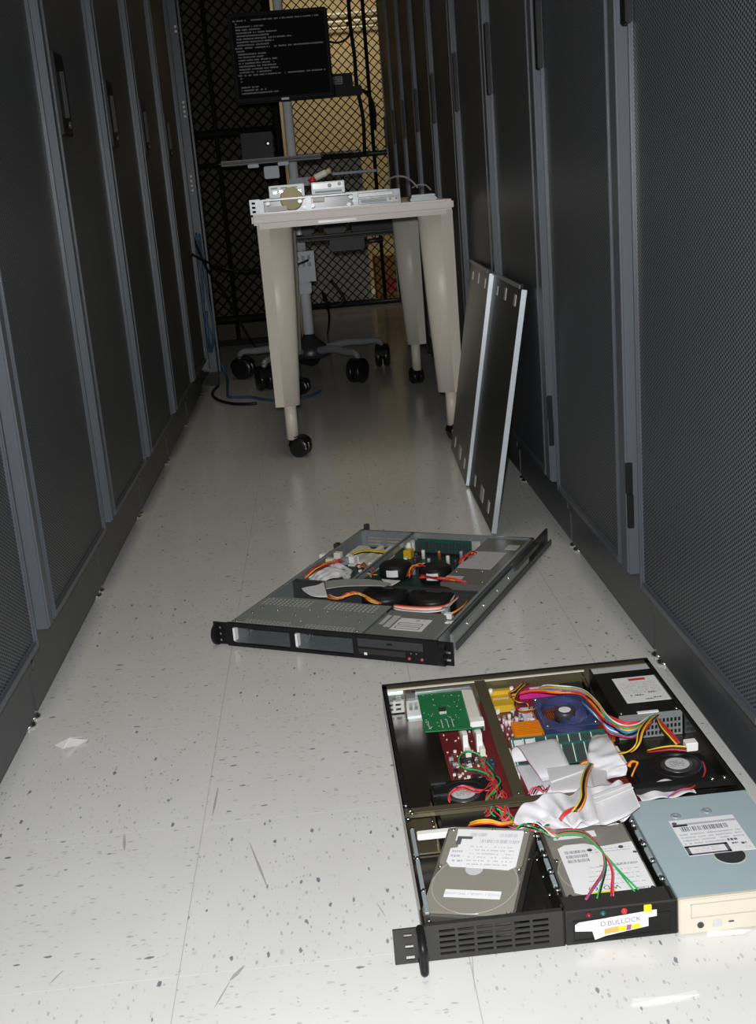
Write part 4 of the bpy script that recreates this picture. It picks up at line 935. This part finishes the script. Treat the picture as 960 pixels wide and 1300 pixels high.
for i in range(8):
    j = lambda s_: wr.uniform(-s_, s_)
    wire(FS, ['red', 'black', 'yellow', 'black', 'orange', 'red', 'blue', 'black'][i], [N2(p_, z_) for p_, z_ in (((455+j(8), 722+j(3)), .024), ((462+j(8), 718+j(4)), .038), ((468+j(8), 724+j(4)), .036), ((476+j(6), 731+j(3)), .026))], .0011)
for px_, cc in (((412, 711), M_white), ((420, 717), M_ivory), ((438, 716), M_rail), ((447, 714), M_white), ((430, 709), M_ivory)):
    q = MB(); q.box((-.008, -.007, 0), (.008, .007, .014), cc, .001); o = q.build('power_connector', None, FS); o.location = N2(px_, .026)
for px_, cc in (((570, 785), M_white), ((566, 778), M_rail), ((571, 796), M_white)):
    q = MB(); q.box((-.007, -.006, 0), (.007, .006, .010), cc, .001); o = q.build('power_connector', None, FS); o.location = N2(px_, .034)

# ------------------------------------------------------------------ leaning steel lids
def lean_panel(name, label, bot_n, bot_f, top_n, top_f, grp):
    bn, bf, tn, tf = map(V, (bot_n, bot_f, top_n, top_f))
    xa_ = (bf-bn).normalized(); za_ = (tn-bn); Lz = za_.length; za_.normalize(); za_ = (za_-xa_*za_.dot(xa_)).normalized(); ya_ = za_.cross(xa_)
    t_ = thing(name, label, 'steel panel'); t_['group'] = grp
    t_.matrix_world = Matrix.Translation(bn) @ Matrix((xa_, ya_, za_)).transposed().to_4x4()
    Wd = min((bf-bn).length, (tf-tn).length)+(.002 if 'nearer' in label else .14)
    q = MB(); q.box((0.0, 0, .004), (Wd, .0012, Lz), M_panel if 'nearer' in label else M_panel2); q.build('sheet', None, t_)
    q = MB(); q.box((-.004, -.009, .006), (-.0005, .0025, Lz-.008), M_edge, .0006); q.build('folded_edge', None, t_, label='bright folded long edge')
    q = MB(); q.box((-.003, .001, Lz-.007), (.002, .006, Lz+.004), M_black); q.build('corner_pin', None, t_)
    for f, z0, z1, ws in ((.20, .03, .058, .024), (.47, .028, .062, .05), (.78, .03, .058, .024), (.17, Lz-.05, Lz-.025, .026), (.5, Lz-.05, Lz-.022, .026), (.8, Lz-.05, Lz-.028, .026)):
        q = MB(); q.box((Wd*f-ws/2, .0012, z0), (Wd*f+ws/2, .0026, z1), M_tabs, .0004); q.build('tab', None, t_)
    q = MB(); q.box((.012, .0012, Lz-.008), (Wd-.004, .006, Lz), M_lid); q.build('top_lip', None, t_)
    return t_
XRD = XR-.012
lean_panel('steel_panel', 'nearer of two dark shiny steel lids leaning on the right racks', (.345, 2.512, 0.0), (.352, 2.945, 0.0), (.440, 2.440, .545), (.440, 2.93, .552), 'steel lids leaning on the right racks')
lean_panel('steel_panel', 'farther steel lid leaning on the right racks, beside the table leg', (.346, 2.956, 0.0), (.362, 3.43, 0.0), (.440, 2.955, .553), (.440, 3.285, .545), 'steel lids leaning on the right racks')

# ------------------------------------------------------------------ table
TT = .7255
T = thing('folding_table', 'long cream table on casters, set end-on in the aisle with computer parts on it', 'table', (.129, 4.06, 0))
tx0, tx1, ty0, ty1 = -.164-.129, .419-.129, 3.46-4.06, 4.70-4.06
q = MB(); q.box((tx0, ty0, TT-.030), (tx1, ty1, TT), M_table, .006, seg=3); q.build('tabletop', None, T)
q = MB()
for y in (ty0+.03, ty1-.03): MB().box((tx0+.02, y-.012, TT-.042), (tx1-.02, y+.012, TT-.030), M_leg).build('cross_rail', None, T)
MB().box((tx0+.19, ty0+.008, TT-.037), (tx0+.30, ty0+.017, TT-.0305), M_pole).build('latch', None, T, label='bright metal strip under the table edge')
def caster(parent, x, y, ang, r=.030, w=.046, mats=(M_wheel, M_black), z=0, tilt=0):
    c_, s_ = math.cos(ang), math.sin(ang); ax = V((-s_, c_, 0)); c0 = V((x+c_*.012, y+s_*.012, r+z))
    q = MB()
    for k_ in (-1, 1): q.lathe([(r*.55, -w*.2), (r*.92, -w*.19), (r, -w*.13), (r, w*.13), (r*.92, w*.19), (r*.55, w*.2)], c0+ax*(k_*w*.28), tuple(ax), 24, mats[0])
    q.cyl(c0-ax*w*.4, r*.3, w*.8, tuple(ax), 12, mats[1])
    for i in range(7):
        a = .15+i*(PI*.8)/7; a2 = .15+(i+1)*(PI*.8)/7
        pp = [c0 + V((c_, s_, 0))*(-(r*1.1)*math.cos(b_)) + V((0, 0, 1))*(r*1.1)*math.sin(b_) for b_ in (a, a2)]
        q.prism([pp[0]-ax*w*.42, pp[0]+ax*w*.42, pp[1]+ax*w*.42, pp[1]-ax*w*.42], (0, 0, .003), mats[1])
    q.cyl(V((x, y, r*1.2+z)), .008, r*.9, 'Z', 12, mats[1])
    return q.build('caster', None, parent)
def leg(cx_, cy_, inner):
    q = MB(); rings = []
    for z, w, d_ in ((TT-.031, .101, .070), (.45, .091, .064), (.16, .074, .056)):
        sg = 1 if inner > 0 else -1; ring = []
        # D-shaped sleeve, flat outer side, rounded inner side
        x_out = cx_ - sg*.054
        for i in range(14):
            a = -PI/2 + PI*i/13
            ring.append(V((x_out + sg*(w*.35 + w*.65*math.cos(a)), cy_ + d_/2*math.sin(a), z)))
        ring += [V((x_out, cy_+d_/2-.006, z)), V((x_out, cy_-d_/2+.006, z))]
        rings.append([q.bm.verts.new(p) for p in ring])
    q.mi(M_leg)
    for a, b_ in zip(rings, rings[1:]):
        n = len(a)
        for i in range(n):
            f = q.bm.faces.new((a[i], a[(i+1) % n], b_[(i+1) % n], b_[i])); f.smooth = i < 13
    q.bm.faces.new(rings[0]); q.bm.faces.new(rings[-1][::-1])
    bmesh.ops.recalc_face_normals(q.bm, faces=q.bm.faces[:])
    L_ = q.build('leg', None, T)
    sg = 1 if inner > 0 else -1; px = cx_ - sg*.012 + (.008 if sg < 0 and cy_ < 0 else 0)
    q = MB(); q.cyl((px, cy_, .055), .0185, .12, 'Z', 20, M_leg); q.cyl((px, cy_, .05), .012, .02, 'Z', 12, M_black); q.build('leg_post', None, L_)
    caster(L_, px+(.010 if cx_ < 0 else 0), cy_, -.4 if cx_ < 0 else (.25 if cy_ < 0 else 1.9))
leg(tx0+.066, ty0+.055, 1); leg(tx1-.056, ty0+.055, -1); leg(tx0+.066, ty1-.055, 1); leg(tx1-.056, ty1-.055, -1)

# things on the table
def tp(px, y=3.52): return aty(px, y)
M_tsteel = mat('table_chassis_steel', (.16, .17, .175), .3, .4, .25, 60)
C = thing('server_chassis', 'open bright steel server chassis lying along the near end of the table', 'server', (-.136, 3.49, TT))
cw, cd, ch = .405, .52, .040
q = MB(); q.box((0, .002, 0), (cw, cd, .0015), M_dkmetal); q.build('bottom_tray', None, C)
for x in (0, cw-.0015): MB().box((x, .002, .0015), (x+.0015, cd, ch), M_tsteel).build('side_wall', None, C)
MB().box((0, cd-.0015, .0015), (cw, cd, ch), M_steelg).build('rear_wall', None, C)
q = MB(); q.holed((0, 0, cw, ch), [(.010, .004, .130, .035), (.148, .004, .268, .035)], (0, .002, 0), (1,0,0), (0,0,1), .002, M_tsteel); q.build('front_frame', None, C)
q = MB(); q.holed((-.030, 0, 0, ch+.002), [(-.024, .005, -.014, .011), (-.024, .017, -.014, .023), (-.024, .029, -.014, .035)], (0, .002, 0), (1,0,0), (0,0,1), .002, M_tsteel); q.build('rack_ear', None, C)
for x in (.139, .276): MB().box((x-.001, .003, .0015), (x+.001, .16, ch-.002), M_pole).build('bay_divider', None, C)
MB().box((.002, .16, .0015), (cw-.002, .162, ch-.004), M_gloss).build('cross_wall', None, C)
q = MB(); q.box((.283, -.001, .004), (.400, .11, .020), M_steelg, .001); q.box((.290, -.002, .007), (.365, 0, .017), M_labelg); dv = q.build('optical_drive', None, C)
q = MB(); q.box((.283, -.001, .024), (.385, .09, .036), M_pole, .001); q.build('drive_cover', None, C)
for x in (.375, .393):
    q = MB(); q.lathe([(.0035, 0), (.003, .003)], (x, -.002, .014), (0,-1,0), 10, mat('led_pink', (.55, .06, .10), .3)); q.build('led', None, C)
for x, z in ((.022, .028), (.115, .028), (.128, .010), (.150, .012), (.262, .028), (.255, .008), (.272, .016)): MB().box((x-.006, -.001, z-.005), (x+.006, .008, z+.005), M_pole, .002).build('latch', None, C)
MB().box((.02, .05, .004), (.075, .055, .018), M_white).build('connector', None, C); MB().box((.152, .02, .022), (.185, .025, .034), M_white).build('connector', None, C)
q = MB(); q.lathe([(.030, 0), (.034, .003), (.034, .020), (.030, .023)], (-.136+.090, 3.59, TT+.0015+.034), (0,1,0), 28, M_tape); o = q.build('tape_roll'); tag(o, 'pale yellow round pad standing on edge inside the chassis on the table', 'tape roll')
q = MB(); q.box((0, 0, 0), (.106, .145, .036), M_steelg, .0015)
for i in range(5): q.box((.012+.018*i, -.001, .012+.002*(i % 2)), (.024+.018*i, .002, .020+.002*(i % 2)), M_chrome, .001)
for i in range(3): q.box((.006+.03*i, -.001, .026), (.026+.03*i, .001, .030), M_dkmetal)
o = q.build('drive_cage'); o.location = (-.112, 3.66, TT+ch+.001); tag(o, 'dull steel drive cage with slotted front on the left of the table pile', 'drive cage')
q = MB(); q.box((0, 0, 0), (.100, .145, .036), M_steelg, .0015); q.box((.004, -.002, .016), (.096, .0, .032), M_pole, .001); q.box((.01, -.001, .004), (.09, .001, .010), M_dkmetal)
q.lathe([(.006, 0), (.004, .003)], (.055, -.002, .024), (0,-1,0), 12, M_white); q.lathe([(.005, 0), (.003, .003)], (.085, -.002, .027), (0,-1,0), 12, M_white)
o = q.build('drive_cage'); o.location = (.016, 3.66, TT+ch+.001); tag(o, 'bright steel drive cage with a mirror strip on the right of the table pile', 'drive cage')
q = MB(); a, b_ = tp((400, 226), 3.72), tp((414, 219), 3.72); q.tube([a, (a+b_)/2, b_], .010, M_white, n=10); q.tube([b_, b_+(b_-a)*.4], .008, M_tape, n=10); q.tube([a-(b_-a)*.5+V((0, 0, -.006)), a], .010, WIRE['red'], n=10)
tag(q.build('power_plug'), 'white plug with red end lying atop the drive cages', 'plug')
q = MB(); q.box((0, 0, 0), (.078, .12, .010), M_steelg, .002); q.box((.004, .004, .010), (.074, .116, .018), M_steelg, .002); o = q.build('card_reader'); o.location = (.300, 3.52, TT); tag(o, 'small flat silver box on the table right of the chassis', 'box')
o = MB().tube([tp((487, 236), 3.6), tp((492, 229), 3.62), tp((503, 224), 3.65), tp((515, 225), 3.65), tp((524, 231), 3.62), tp((530, 238), 3.6)], .0028, WIRE['grey'], n=8).build('cable'); tag(o, 'taller pale grey cable loop arching over the right of the table', 'cable')
o = MB().tube([tp((524, 238), 3.62), tp((530, 235), 3.64), tp((540, 235), 3.64), tp((547, 241), 3.62)], .0024, WIRE['grey'], n=8).build('cable'); tag(o, 'lower pale grey cable loop beside the silver box on the table', 'cable')

# ------------------------------------------------------------------ monitor cart
K = thing('monitor_cart', 'chrome pole cart on five casters behind the table carrying trays', 'cart', (-.046, 5.08, 0))
q = MB(); q.lathe([(.024, .09), (.022, .60), (.020, .62), (.020, 1.95)], (0, 0, 0), 'Z', 24, M_pole); q.build('pole', None, K)
q = MB(); q.lathe([(.075, .085), (.085, .10), (.070, .135), (.030, .17), (.026, .185)], (0, 0, 0), 'Z', 28, M_dkmetal); q.build('hub', None, K)
for k_ in range(5):
    a = math.radians(18+72*k_); R_ = .33; c_, s_ = math.cos(a), math.sin(a)
    q = MB(); q.tube([(c_*.06, s_*.06, .115), (c_*.16, s_*.16, .128), (c_*.25, s_*.25, .122), (c_*.31, s_*.31, .120), (c_*R_, s_*R_, .105)], lambda t_: .018-.006*t_, mat('arm_silver', (.42, .44, .46), .25, .35), n=12); q.tube([(c_*R_, s_*R_, .108), (c_*R_, s_*R_, .07)], .010, mat('arm_silver', (.42, .44, .46), .25, .35), n=10, smooth=False)
    am = q.build('base_arm', None, K)
    caster(am, c_*R_, s_*R_, a+1.1+k_, r=.047, w=.064)
q = MB(); p0, p1 = aty((278, 211), 4.86), aty((432, 203), 4.86); y0 = 4.86-5.08
q.box((p0.x+.046, y0, .898), (.125, y0+.30, .918), M_tray, .009, seg=3); ktray = q.build('keyboard_tray', None, K, label='long dark grey tray with rounded rim')
for x in (-.155, -.035): MB().box((x-.022, y0+.01, .884), (x+.022, y0+.06, .898), M_box, .002).build('tray_clip', None, ktray)
q = MB(); q.box((-.115, y0+.02, .838), (-.055, y0+.05, .886), M_box, .003); q.build('tray_bracket', None, ktray)
q = MB(); q.box((.10, -.10, .832), (.345, .15, .842), M_dkmetal, .004); q.box((-.02, -.02, .80), (.12, .02, .834), M_dkmetal, .002); q.build('mouse_tray', None, K)
q = MB(); q.box((-.10, -.34, .586), (.447, -.10, .606), M_black, .009, seg=3); lt = q.build('lower_tray', None, K, label='black lower tray below the tabletop'); 
MB().box((-.02, -.11, .545), (.02, -.02, .60), M_dkmetal).build('tray_bracket', None, lt); MB().box((.12, -.26, .535), (.26, -.14, .588), M_black, .006).build('lock_housing', None, lt); MB().tube([(.255, -.2, .56), (.34, -.2, .565)], .010, M_dkmetal).build('lever', None, lt)
q = MB(); q.holed((0, 0, .118, .125), [(.016+.024*i, .062+.028*j, .030+.024*i, .080+.028*j) for i in range(4) for j in range(2)], (-.045-.02, -.075, .412), (1,0,0), (0,0,1), .004, M_box); q.box((-.065, -.071, .412), (.053, -.02, .537), M_dkmetal); q.box((-.03, -.06, .36), (.03, .03, .41), M_box, .006); q.build('outlet_box', None, K, label='grey punched metal outlet box on the pole')
# equipment on the lower tray
q = MB(); q.box((0, 0, 0), (.21, .15, .060), mat('charcoal_case', (.03, .031, .034), .5, spec=.25), .004); q.box((-.11, .03, 0), (-.02, .13, .070), M_black, .008); q.box((-.20, .0, 0), (-.15, .05, .065), M_black, .01); o = q.build('power_adapter'); o.location = (.165, 4.78, .6065); tag(o, 'dark boxy equipment resting on the lower cart tray under the tabletop', 'equipment')
# monitor
yM = 4.93
Mo = thing('monitor', 'flat black monitor showing white console text, mounted on the chrome pole', 'monitor', (-.05, yM, 1.13))
mw, mh = .392, .338
q = MB(); q.box((-mw/2, 0, 0), (mw/2, .045, mh), M_monitor, .006, seg=3); q.box((-.12, .04, .06), (.12, .075, mh-.06), M_monitor, .01); q.build('housing', None, Mo)
q = MB(); q.box((-mw/2+.014, -.001, .020), (mw/2-.014, .002, mh-.014), M_screen); sc_ = q.build('screen', None, Mo)
q = MB(); q.box((-.014, -.002, .005), (.016, .001, .013), M_white); q.build('badge', None, Mo)
q = MB(); MX = Matrix(((1,0,0,0),(0,0,1,-.0018),(0,1,0,0),(0,0,0,1)))
lines = [(0, .97), (1, .02), (2, .32), (3, .30), (4, .46), (5, .38), (6, .62), (7, .42), (8, .36), (9, 1.0), (10, .10), (11, .32), (12, .30), (13, .44), (14, .40), (15, .42), (16, .44), (17, .36), (18, 1.0), (19, .02), (20, .02), (22, .20), (23, .28), (24, .42)]
for i, w in lines:
    x0 = -mw/2+.020+(0 if i in (0, 9, 10, 18) else .008); z = mh-.030-i*.0112
    scribble(q, x0, x0+(mw-.045)*w, z, 0, .0062, M_scrtext, 400+i, .85, MX, .9)
q.build('console_text', None, sc_, label='rows of small white text')
q = MB(); q.box((-.05, .07, .10), (.05, .115, .22), M_dkmetal, .004); q.build('mount', None, Mo)

# ------------------------------------------------------------------ wire fences
def chain(x0, x1, z0, z1, y, pitch, r_):
    q = MB(); h_ = z1-z0; s_ = pitch*math.sqrt(2)
    def seg(a, b_):
        d_ = (V(b_)-V(a)).normalized(); o1 = V((d_.z, 0, -d_.x))*r_; o2 = V((0, r_, 0))
        A = [V(a)+o1, V(a)+o2, V(a)-o1, V(a)-o2]; B_ = [V(b_)+o1, V(b_)+o2, V(b_)-o1, V(b_)-o2]
        va = [q.bm.verts.new(p) for p in A]; vb = [q.bm.verts.new(p) for p in B_]
        for i in range(4): q.bm.faces.new((va[i], va[(i+1) % 4], vb[(i+1) % 4], vb[i]))
    for sg in (1, -1):
        k_ = x0-h_
        while k_ < x1+h_:
            # line x = k + sg*(z-z0)
            za, zb = z0, z1; xa_, xb_ = k_, k_+sg*h_
            lo, hi = (0, 1)
            pts = []
            t0, t1 = 0.0, 1.0
            dx = xb_-xa_
            for lim, s2 in ((x0, 1), (x1, -1)):
                f0, f1 = s2*(xa_-lim), s2*(xb_-lim)
                if f0 < 0 and f1 < 0: t0 = 2
                elif f0 < 0: t0 = max(t0, f0/(f0-f1))
                elif f1 < 0: t1 = min(t1, f0/(f0-f1))
            if t0 < t1: seg((xa_+dx*t0, y+sg*r_*.5, z0+h_*t0), (xa_+dx*t1, y+sg*r_*.5, z0+h_*t1))
            k_ += s_
    q.mi(M_fence); return q
FB = thing('chain_link_fence', 'black chain-link fence across the aisle end, lit tan wall behind it', 'fence', (0.35, 8.0, 0))
chain(-.40, .75, .03, 2.4, 0, .041, .0031).build('wire_mesh', None, FB)
q = MB()
for z in (.02, .98, 2.40): MB().tube([(-.42, 0, z), (.78, 0, z)], .020 if z < 2 else .018, M_dkmetal, n=10, smooth=False).build('rail', None, FB)
for x in (-.42, .115, .78):
    q = MB(); q.cyl((x, 0, 0), .026 if x != .115 else .012, 2.45, 'Z', 14, M_fence); q.build('fence_post', None, FB)
FL = thing('fence_gate', 'dark chain-link gate panel left of the pole, standing in shadow', 'fence', (-.55, 6.42, 0))
chain(-.25, .42, .16, 2.3, 0, .041, .0031).build('wire_mesh', None, FL)
q = MB()
for z, r_ in ((.14, .020), (1.10, .022), (.945, .012), (2.3, .02)): MB().tube([(-.27, 0, z), (.43, 0, z)], r_, M_fence, n=10, smooth=False).build('rail', None, FL)
MB().box((-.27, -.012, 0.0), (.43, .012, .03), M_fence).build('sill', None, FL)
for x in (-.27, .43, .11, -.06):
    q = MB(); q.cyl((x, 0, 0), .022 if x in (-.27, .43) else .011, 2.32, 'Z', 14, M_fence); q.build('fence_post', None, FL)
q = MB(); q.box((.235, -.03, .92), (.40, .0, 1.09), M_black, .004); lk = q.build('lock_box', None, FL); q = MB(); q.lathe([(.014, 0), (.012, .02), (.006, .03)], (.375, -.03, 1.03), (0,-1,0), 14, M_chrome); q.build('knob', None, lk)
# added dark block: shade of the space behind the gate put into its colour
q = MB(); q.box((-1.05, 7.0, 0.0), (-.12, 7.5, 2.3), mat('dark_space_block', (.11, .10, .075), .7, spec=.1), .004); o = q.build('cabinet'); tag(o, 'added dark block standing in for the unlit space behind the left gate', 'cabinet')
# beyond the fence
for i, (z, r_) in enumerate(((2.045, .011), (1.99, .011), (1.945, .009))):
    o = MB().tube([(-.75, 9.56, z), (1.2, 9.56, z+.004)], r_, M_conduit, n=10, smooth=False).build('wall_conduit')
    tag(o, ['topmost white pipe running along the tan back wall', 'middle white pipe along the tan back wall, below the topmost', 'lowest and thinnest white pipe along the tan back wall'][i], 'pipe', 'white pipes on the back wall')
KB = thing('storage_cabinet', 'tall pale grey cabinet standing behind the wire fence', 'cabinet', (.18, 8.3, 0))
MB().box((-.24, 0, 0), (.21, .4, 1.02), M_carton, .004).build('cabinet_body', None, KB)
for z0, z1 in ((.03, .50), (.52, 1.0)):
    dr = MB().box((-.23, -.014, z0), (.20, -.001, z1), M_carton, .003).build('door', None, KB)
    MB().box((.14, -.026, z1-.12), (.155, -.014, z1-.04), M_dkmetal, .003).build('handle', None, dr)
q = MB(); q.box((0, 0, 0), (.17, .3, .30), M_brown, .004); q.box((.05, -.001, .06), (.13, .0, .14), mat('print_red', (.7, .03, .03), .5)); o = q.build('carton'); o.location = (.43, 8.3, 0); tag(o, 'orange-brown carton beside the pale grey cabinet behind the fence', 'carton')
q = MB(); q.box((-.04, -.05, 1.385), (.115, -.004, 1.48), M_black, .004); q.box((-.20, -.06, 1.34), (.17, -.004, 1.398), M_black, .004); q.box((-.02, -.052, 1.415), (.05, -.05, 1.462), M_label); 
for i in range(3): scribble(q, -.015, .045, 0, 0, .010, M_ink, 500+i, .7, Matrix(((1,0,0,0),(0,0,1,-.0525),(0,1,0,1.453-.014*i),(0,0,0,1))))
o = q.build('adapter_box'); o.location = (.245, 7.97, 0); tag(o, 'black adapter box with white sticker fixed on the fence right of the monitor', 'adapter box')
def fy(px, y): return aty(px, y)
o = MB().tube([fy((441, -30), 7.965), fy((444, 25), 7.965), fy((450, 70), 7.965), fy((453, 108), 7.965), fy((461, 150), 7.965), fy((463, 196), 7.965)], .012, M_black, n=8).build('power_cable'); tag(o, 'thick black cable hanging down the lit fence right of the monitor', 'cable')
o = MB().tube([fy((418, 53), 7.972), fy((430, 54), 7.972), fy((441, 48), 7.972), fy((446, 36), 7.972), fy((440, 28), 7.972)], .007, M_black, n=8).build('power_cable'); tag(o, 'curled black cable on the fence just right of the monitor', 'cable')
o = MB().tube([fy((455, 113), 7.972), fy((466, 118), 7.972), fy((471, 126), 7.972), fy((475, 140), 7.972), fy((476, 165), 7.972)], .012, M_black, n=8).build('power_cable'); tag(o, 'black cable sagging from the adapter box toward the right racks', 'cable')
# cables from the open rack
o = MB().tube([atx((242, 322), -.46), fy((262, 332), 4.9), fy((290, 342), 4.9), fy((330, 343), 4.95), fy((360, 342), 5.0), fy((392, 330), 5.0)], .005, M_black, n=8).build('power_cable'); tag(o, 'black cable sagging across from the open rack to the outlet box', 'cable')
o = MB().tube([fy((245, 300), 4.95), fy((262, 340), 4.98), fy((285, 372), 5.05), fy((300, 400), 5.2), fy((316, 428), 5.3), atz((330, 448), .005)], .005, M_black, n=8).build('power_cable'); tag(o, 'black cable hanging diagonally down to the floor behind the table leg', 'cable')
o = MB().tube([fy((420, 355), 5.2), fy((437, 380), 5.2), fy((420, 388), 5.2), fy((410, 372), 5.2), fy((418, 400), 5.3), atz((416, 424), .006)], .006, M_black, n=8).build('power_cable'); tag(o, 'looped black cable hanging below the cart lower tray', 'cable')
for i in range(4):
    rr_ = random.Random(i); j = lambda s_: rr_.uniform(-s_, s_)
    o = MB().tube([aty((247+i*2, 300+j(6)), 5.03), aty((249+i*3+j(3), 335), 5.02-.008*i), aty((252+i*4+j(4), 370), 5.02-.008*i), aty((258+i*3.5+j(5), 405), 5.02-.008*i), aty((262+i*3+j(3), 430), 5.02-.008*i), aty((264+i*1.5, 447), 5.03)], .0045, WIRE['netblue'], n=8).build('network_cable')
    tag(o, 'blue network cable in the bundle hanging down the open rack', 'cable', 'blue network cables bundled on the open rack')
o = MB().tube([aty((262, 395), 5.0), aty((265, 435), 4.99), atz((277, 455), .10), atz((288, 478), .02), atz((289, 498), .006), atz((292, 504), .006), atz((318, 504), .006), atz((345, 508), .006), atz((380, 506), .006), atz((400, 500), .006), atz((407, 496), .006)], .0055, WIRE['netblue'], n=8).build('network_cable'); tag(o, 'blue network cable trailing from the open rack across the floor', 'cable')
o = MB().tube([atz((277, 490), .006), atz((270, 498), .006), atz((274, 506), .006), atz((292, 512), .006), atz((312, 513), .006), atz((326, 512), .006)], .006, M_black, n=8).build('power_cable'); tag(o, 'short black cable curled on the floor beside the blue one', 'cable')

# ------------------------------------------------------------------ scraps on the floor
def scrap(name, pxs, lab, lift):
    q = MB(); top = [atz(p, .0006+lift*(i % 2)) for i, p in enumerate(pxs)]
    q.prism(top, (0, 0, .0005), M_paper); tag(q.build(name), lab, 'paper')
scrap('paper_scrap', [(70, 946), (88, 937), (104, 936), (112, 939), (97, 948), (84, 957), (80, 951)], 'torn scrap of white paper on the floor by the left racks', .004)
scrap('paper_strip', [(898, 1183), (936, 1180), (954, 1181), (946, 1185), (898, 1190)], 'white paper strip on the floor in front of the cream drive face', .001)
scrap('paper_strip', [(803, 1268), (846, 1265), (884, 1257), (888, 1263), (850, 1272), (803, 1276)], 'white paper strip on the floor at the lower right of the photo', .001)

# ------------------------------------------------------------------ light
def area(name, loc_, target, size, energy, col, spread=None, shape='SQUARE', sy=None):
    L = bpy.data.lights.new(name, 'AREA'); L.energy = energy; L.color = col; L.size = size; L.shape = shape
    if sy: L.shape = 'RECTANGLE'; L.size_y = sy
    if spread: L.spread = spread
    o = bpy.data.objects.new(name, L); COL.objects.link(o); o.location = loc_
    o.rotation_euler = (V(target)-V(loc_)).to_track_quat('-Z', 'Y').to_euler()
    return o
fp0 = CPOS + CU*.045 - CR*.02
area('camera_flash', fp0, fp0 + CF*2 - CU*.10, .035, 31, (.985, .99, 1.0), shape='DISK')
area('ceiling_light', (0, 2.6, 2.7), (0, 2.6, 0), .5, 3.6, (1.0, .89, .68), sy=3.0, spread=1.7)
area('back_room_light', (.35, 8.75, 2.6), (.35, 9.45, .55), 1.2, 9.5, (1.0, .88, .66), sy=.4, spread=2.2)
w = bpy.data.worlds.new('world'); S.world = w; w.use_nodes = True
w.node_tree.nodes['Background'].inputs[0].default_value = (.5, .5, .5, 1); w.node_tree.nodes['Background'].inputs[1].default_value = .02
S.view_settings.view_transform = 'Standard'; S.view_settings.look = 'None'; S.view_settings.exposure = 0; S.view_settings.gamma = 1
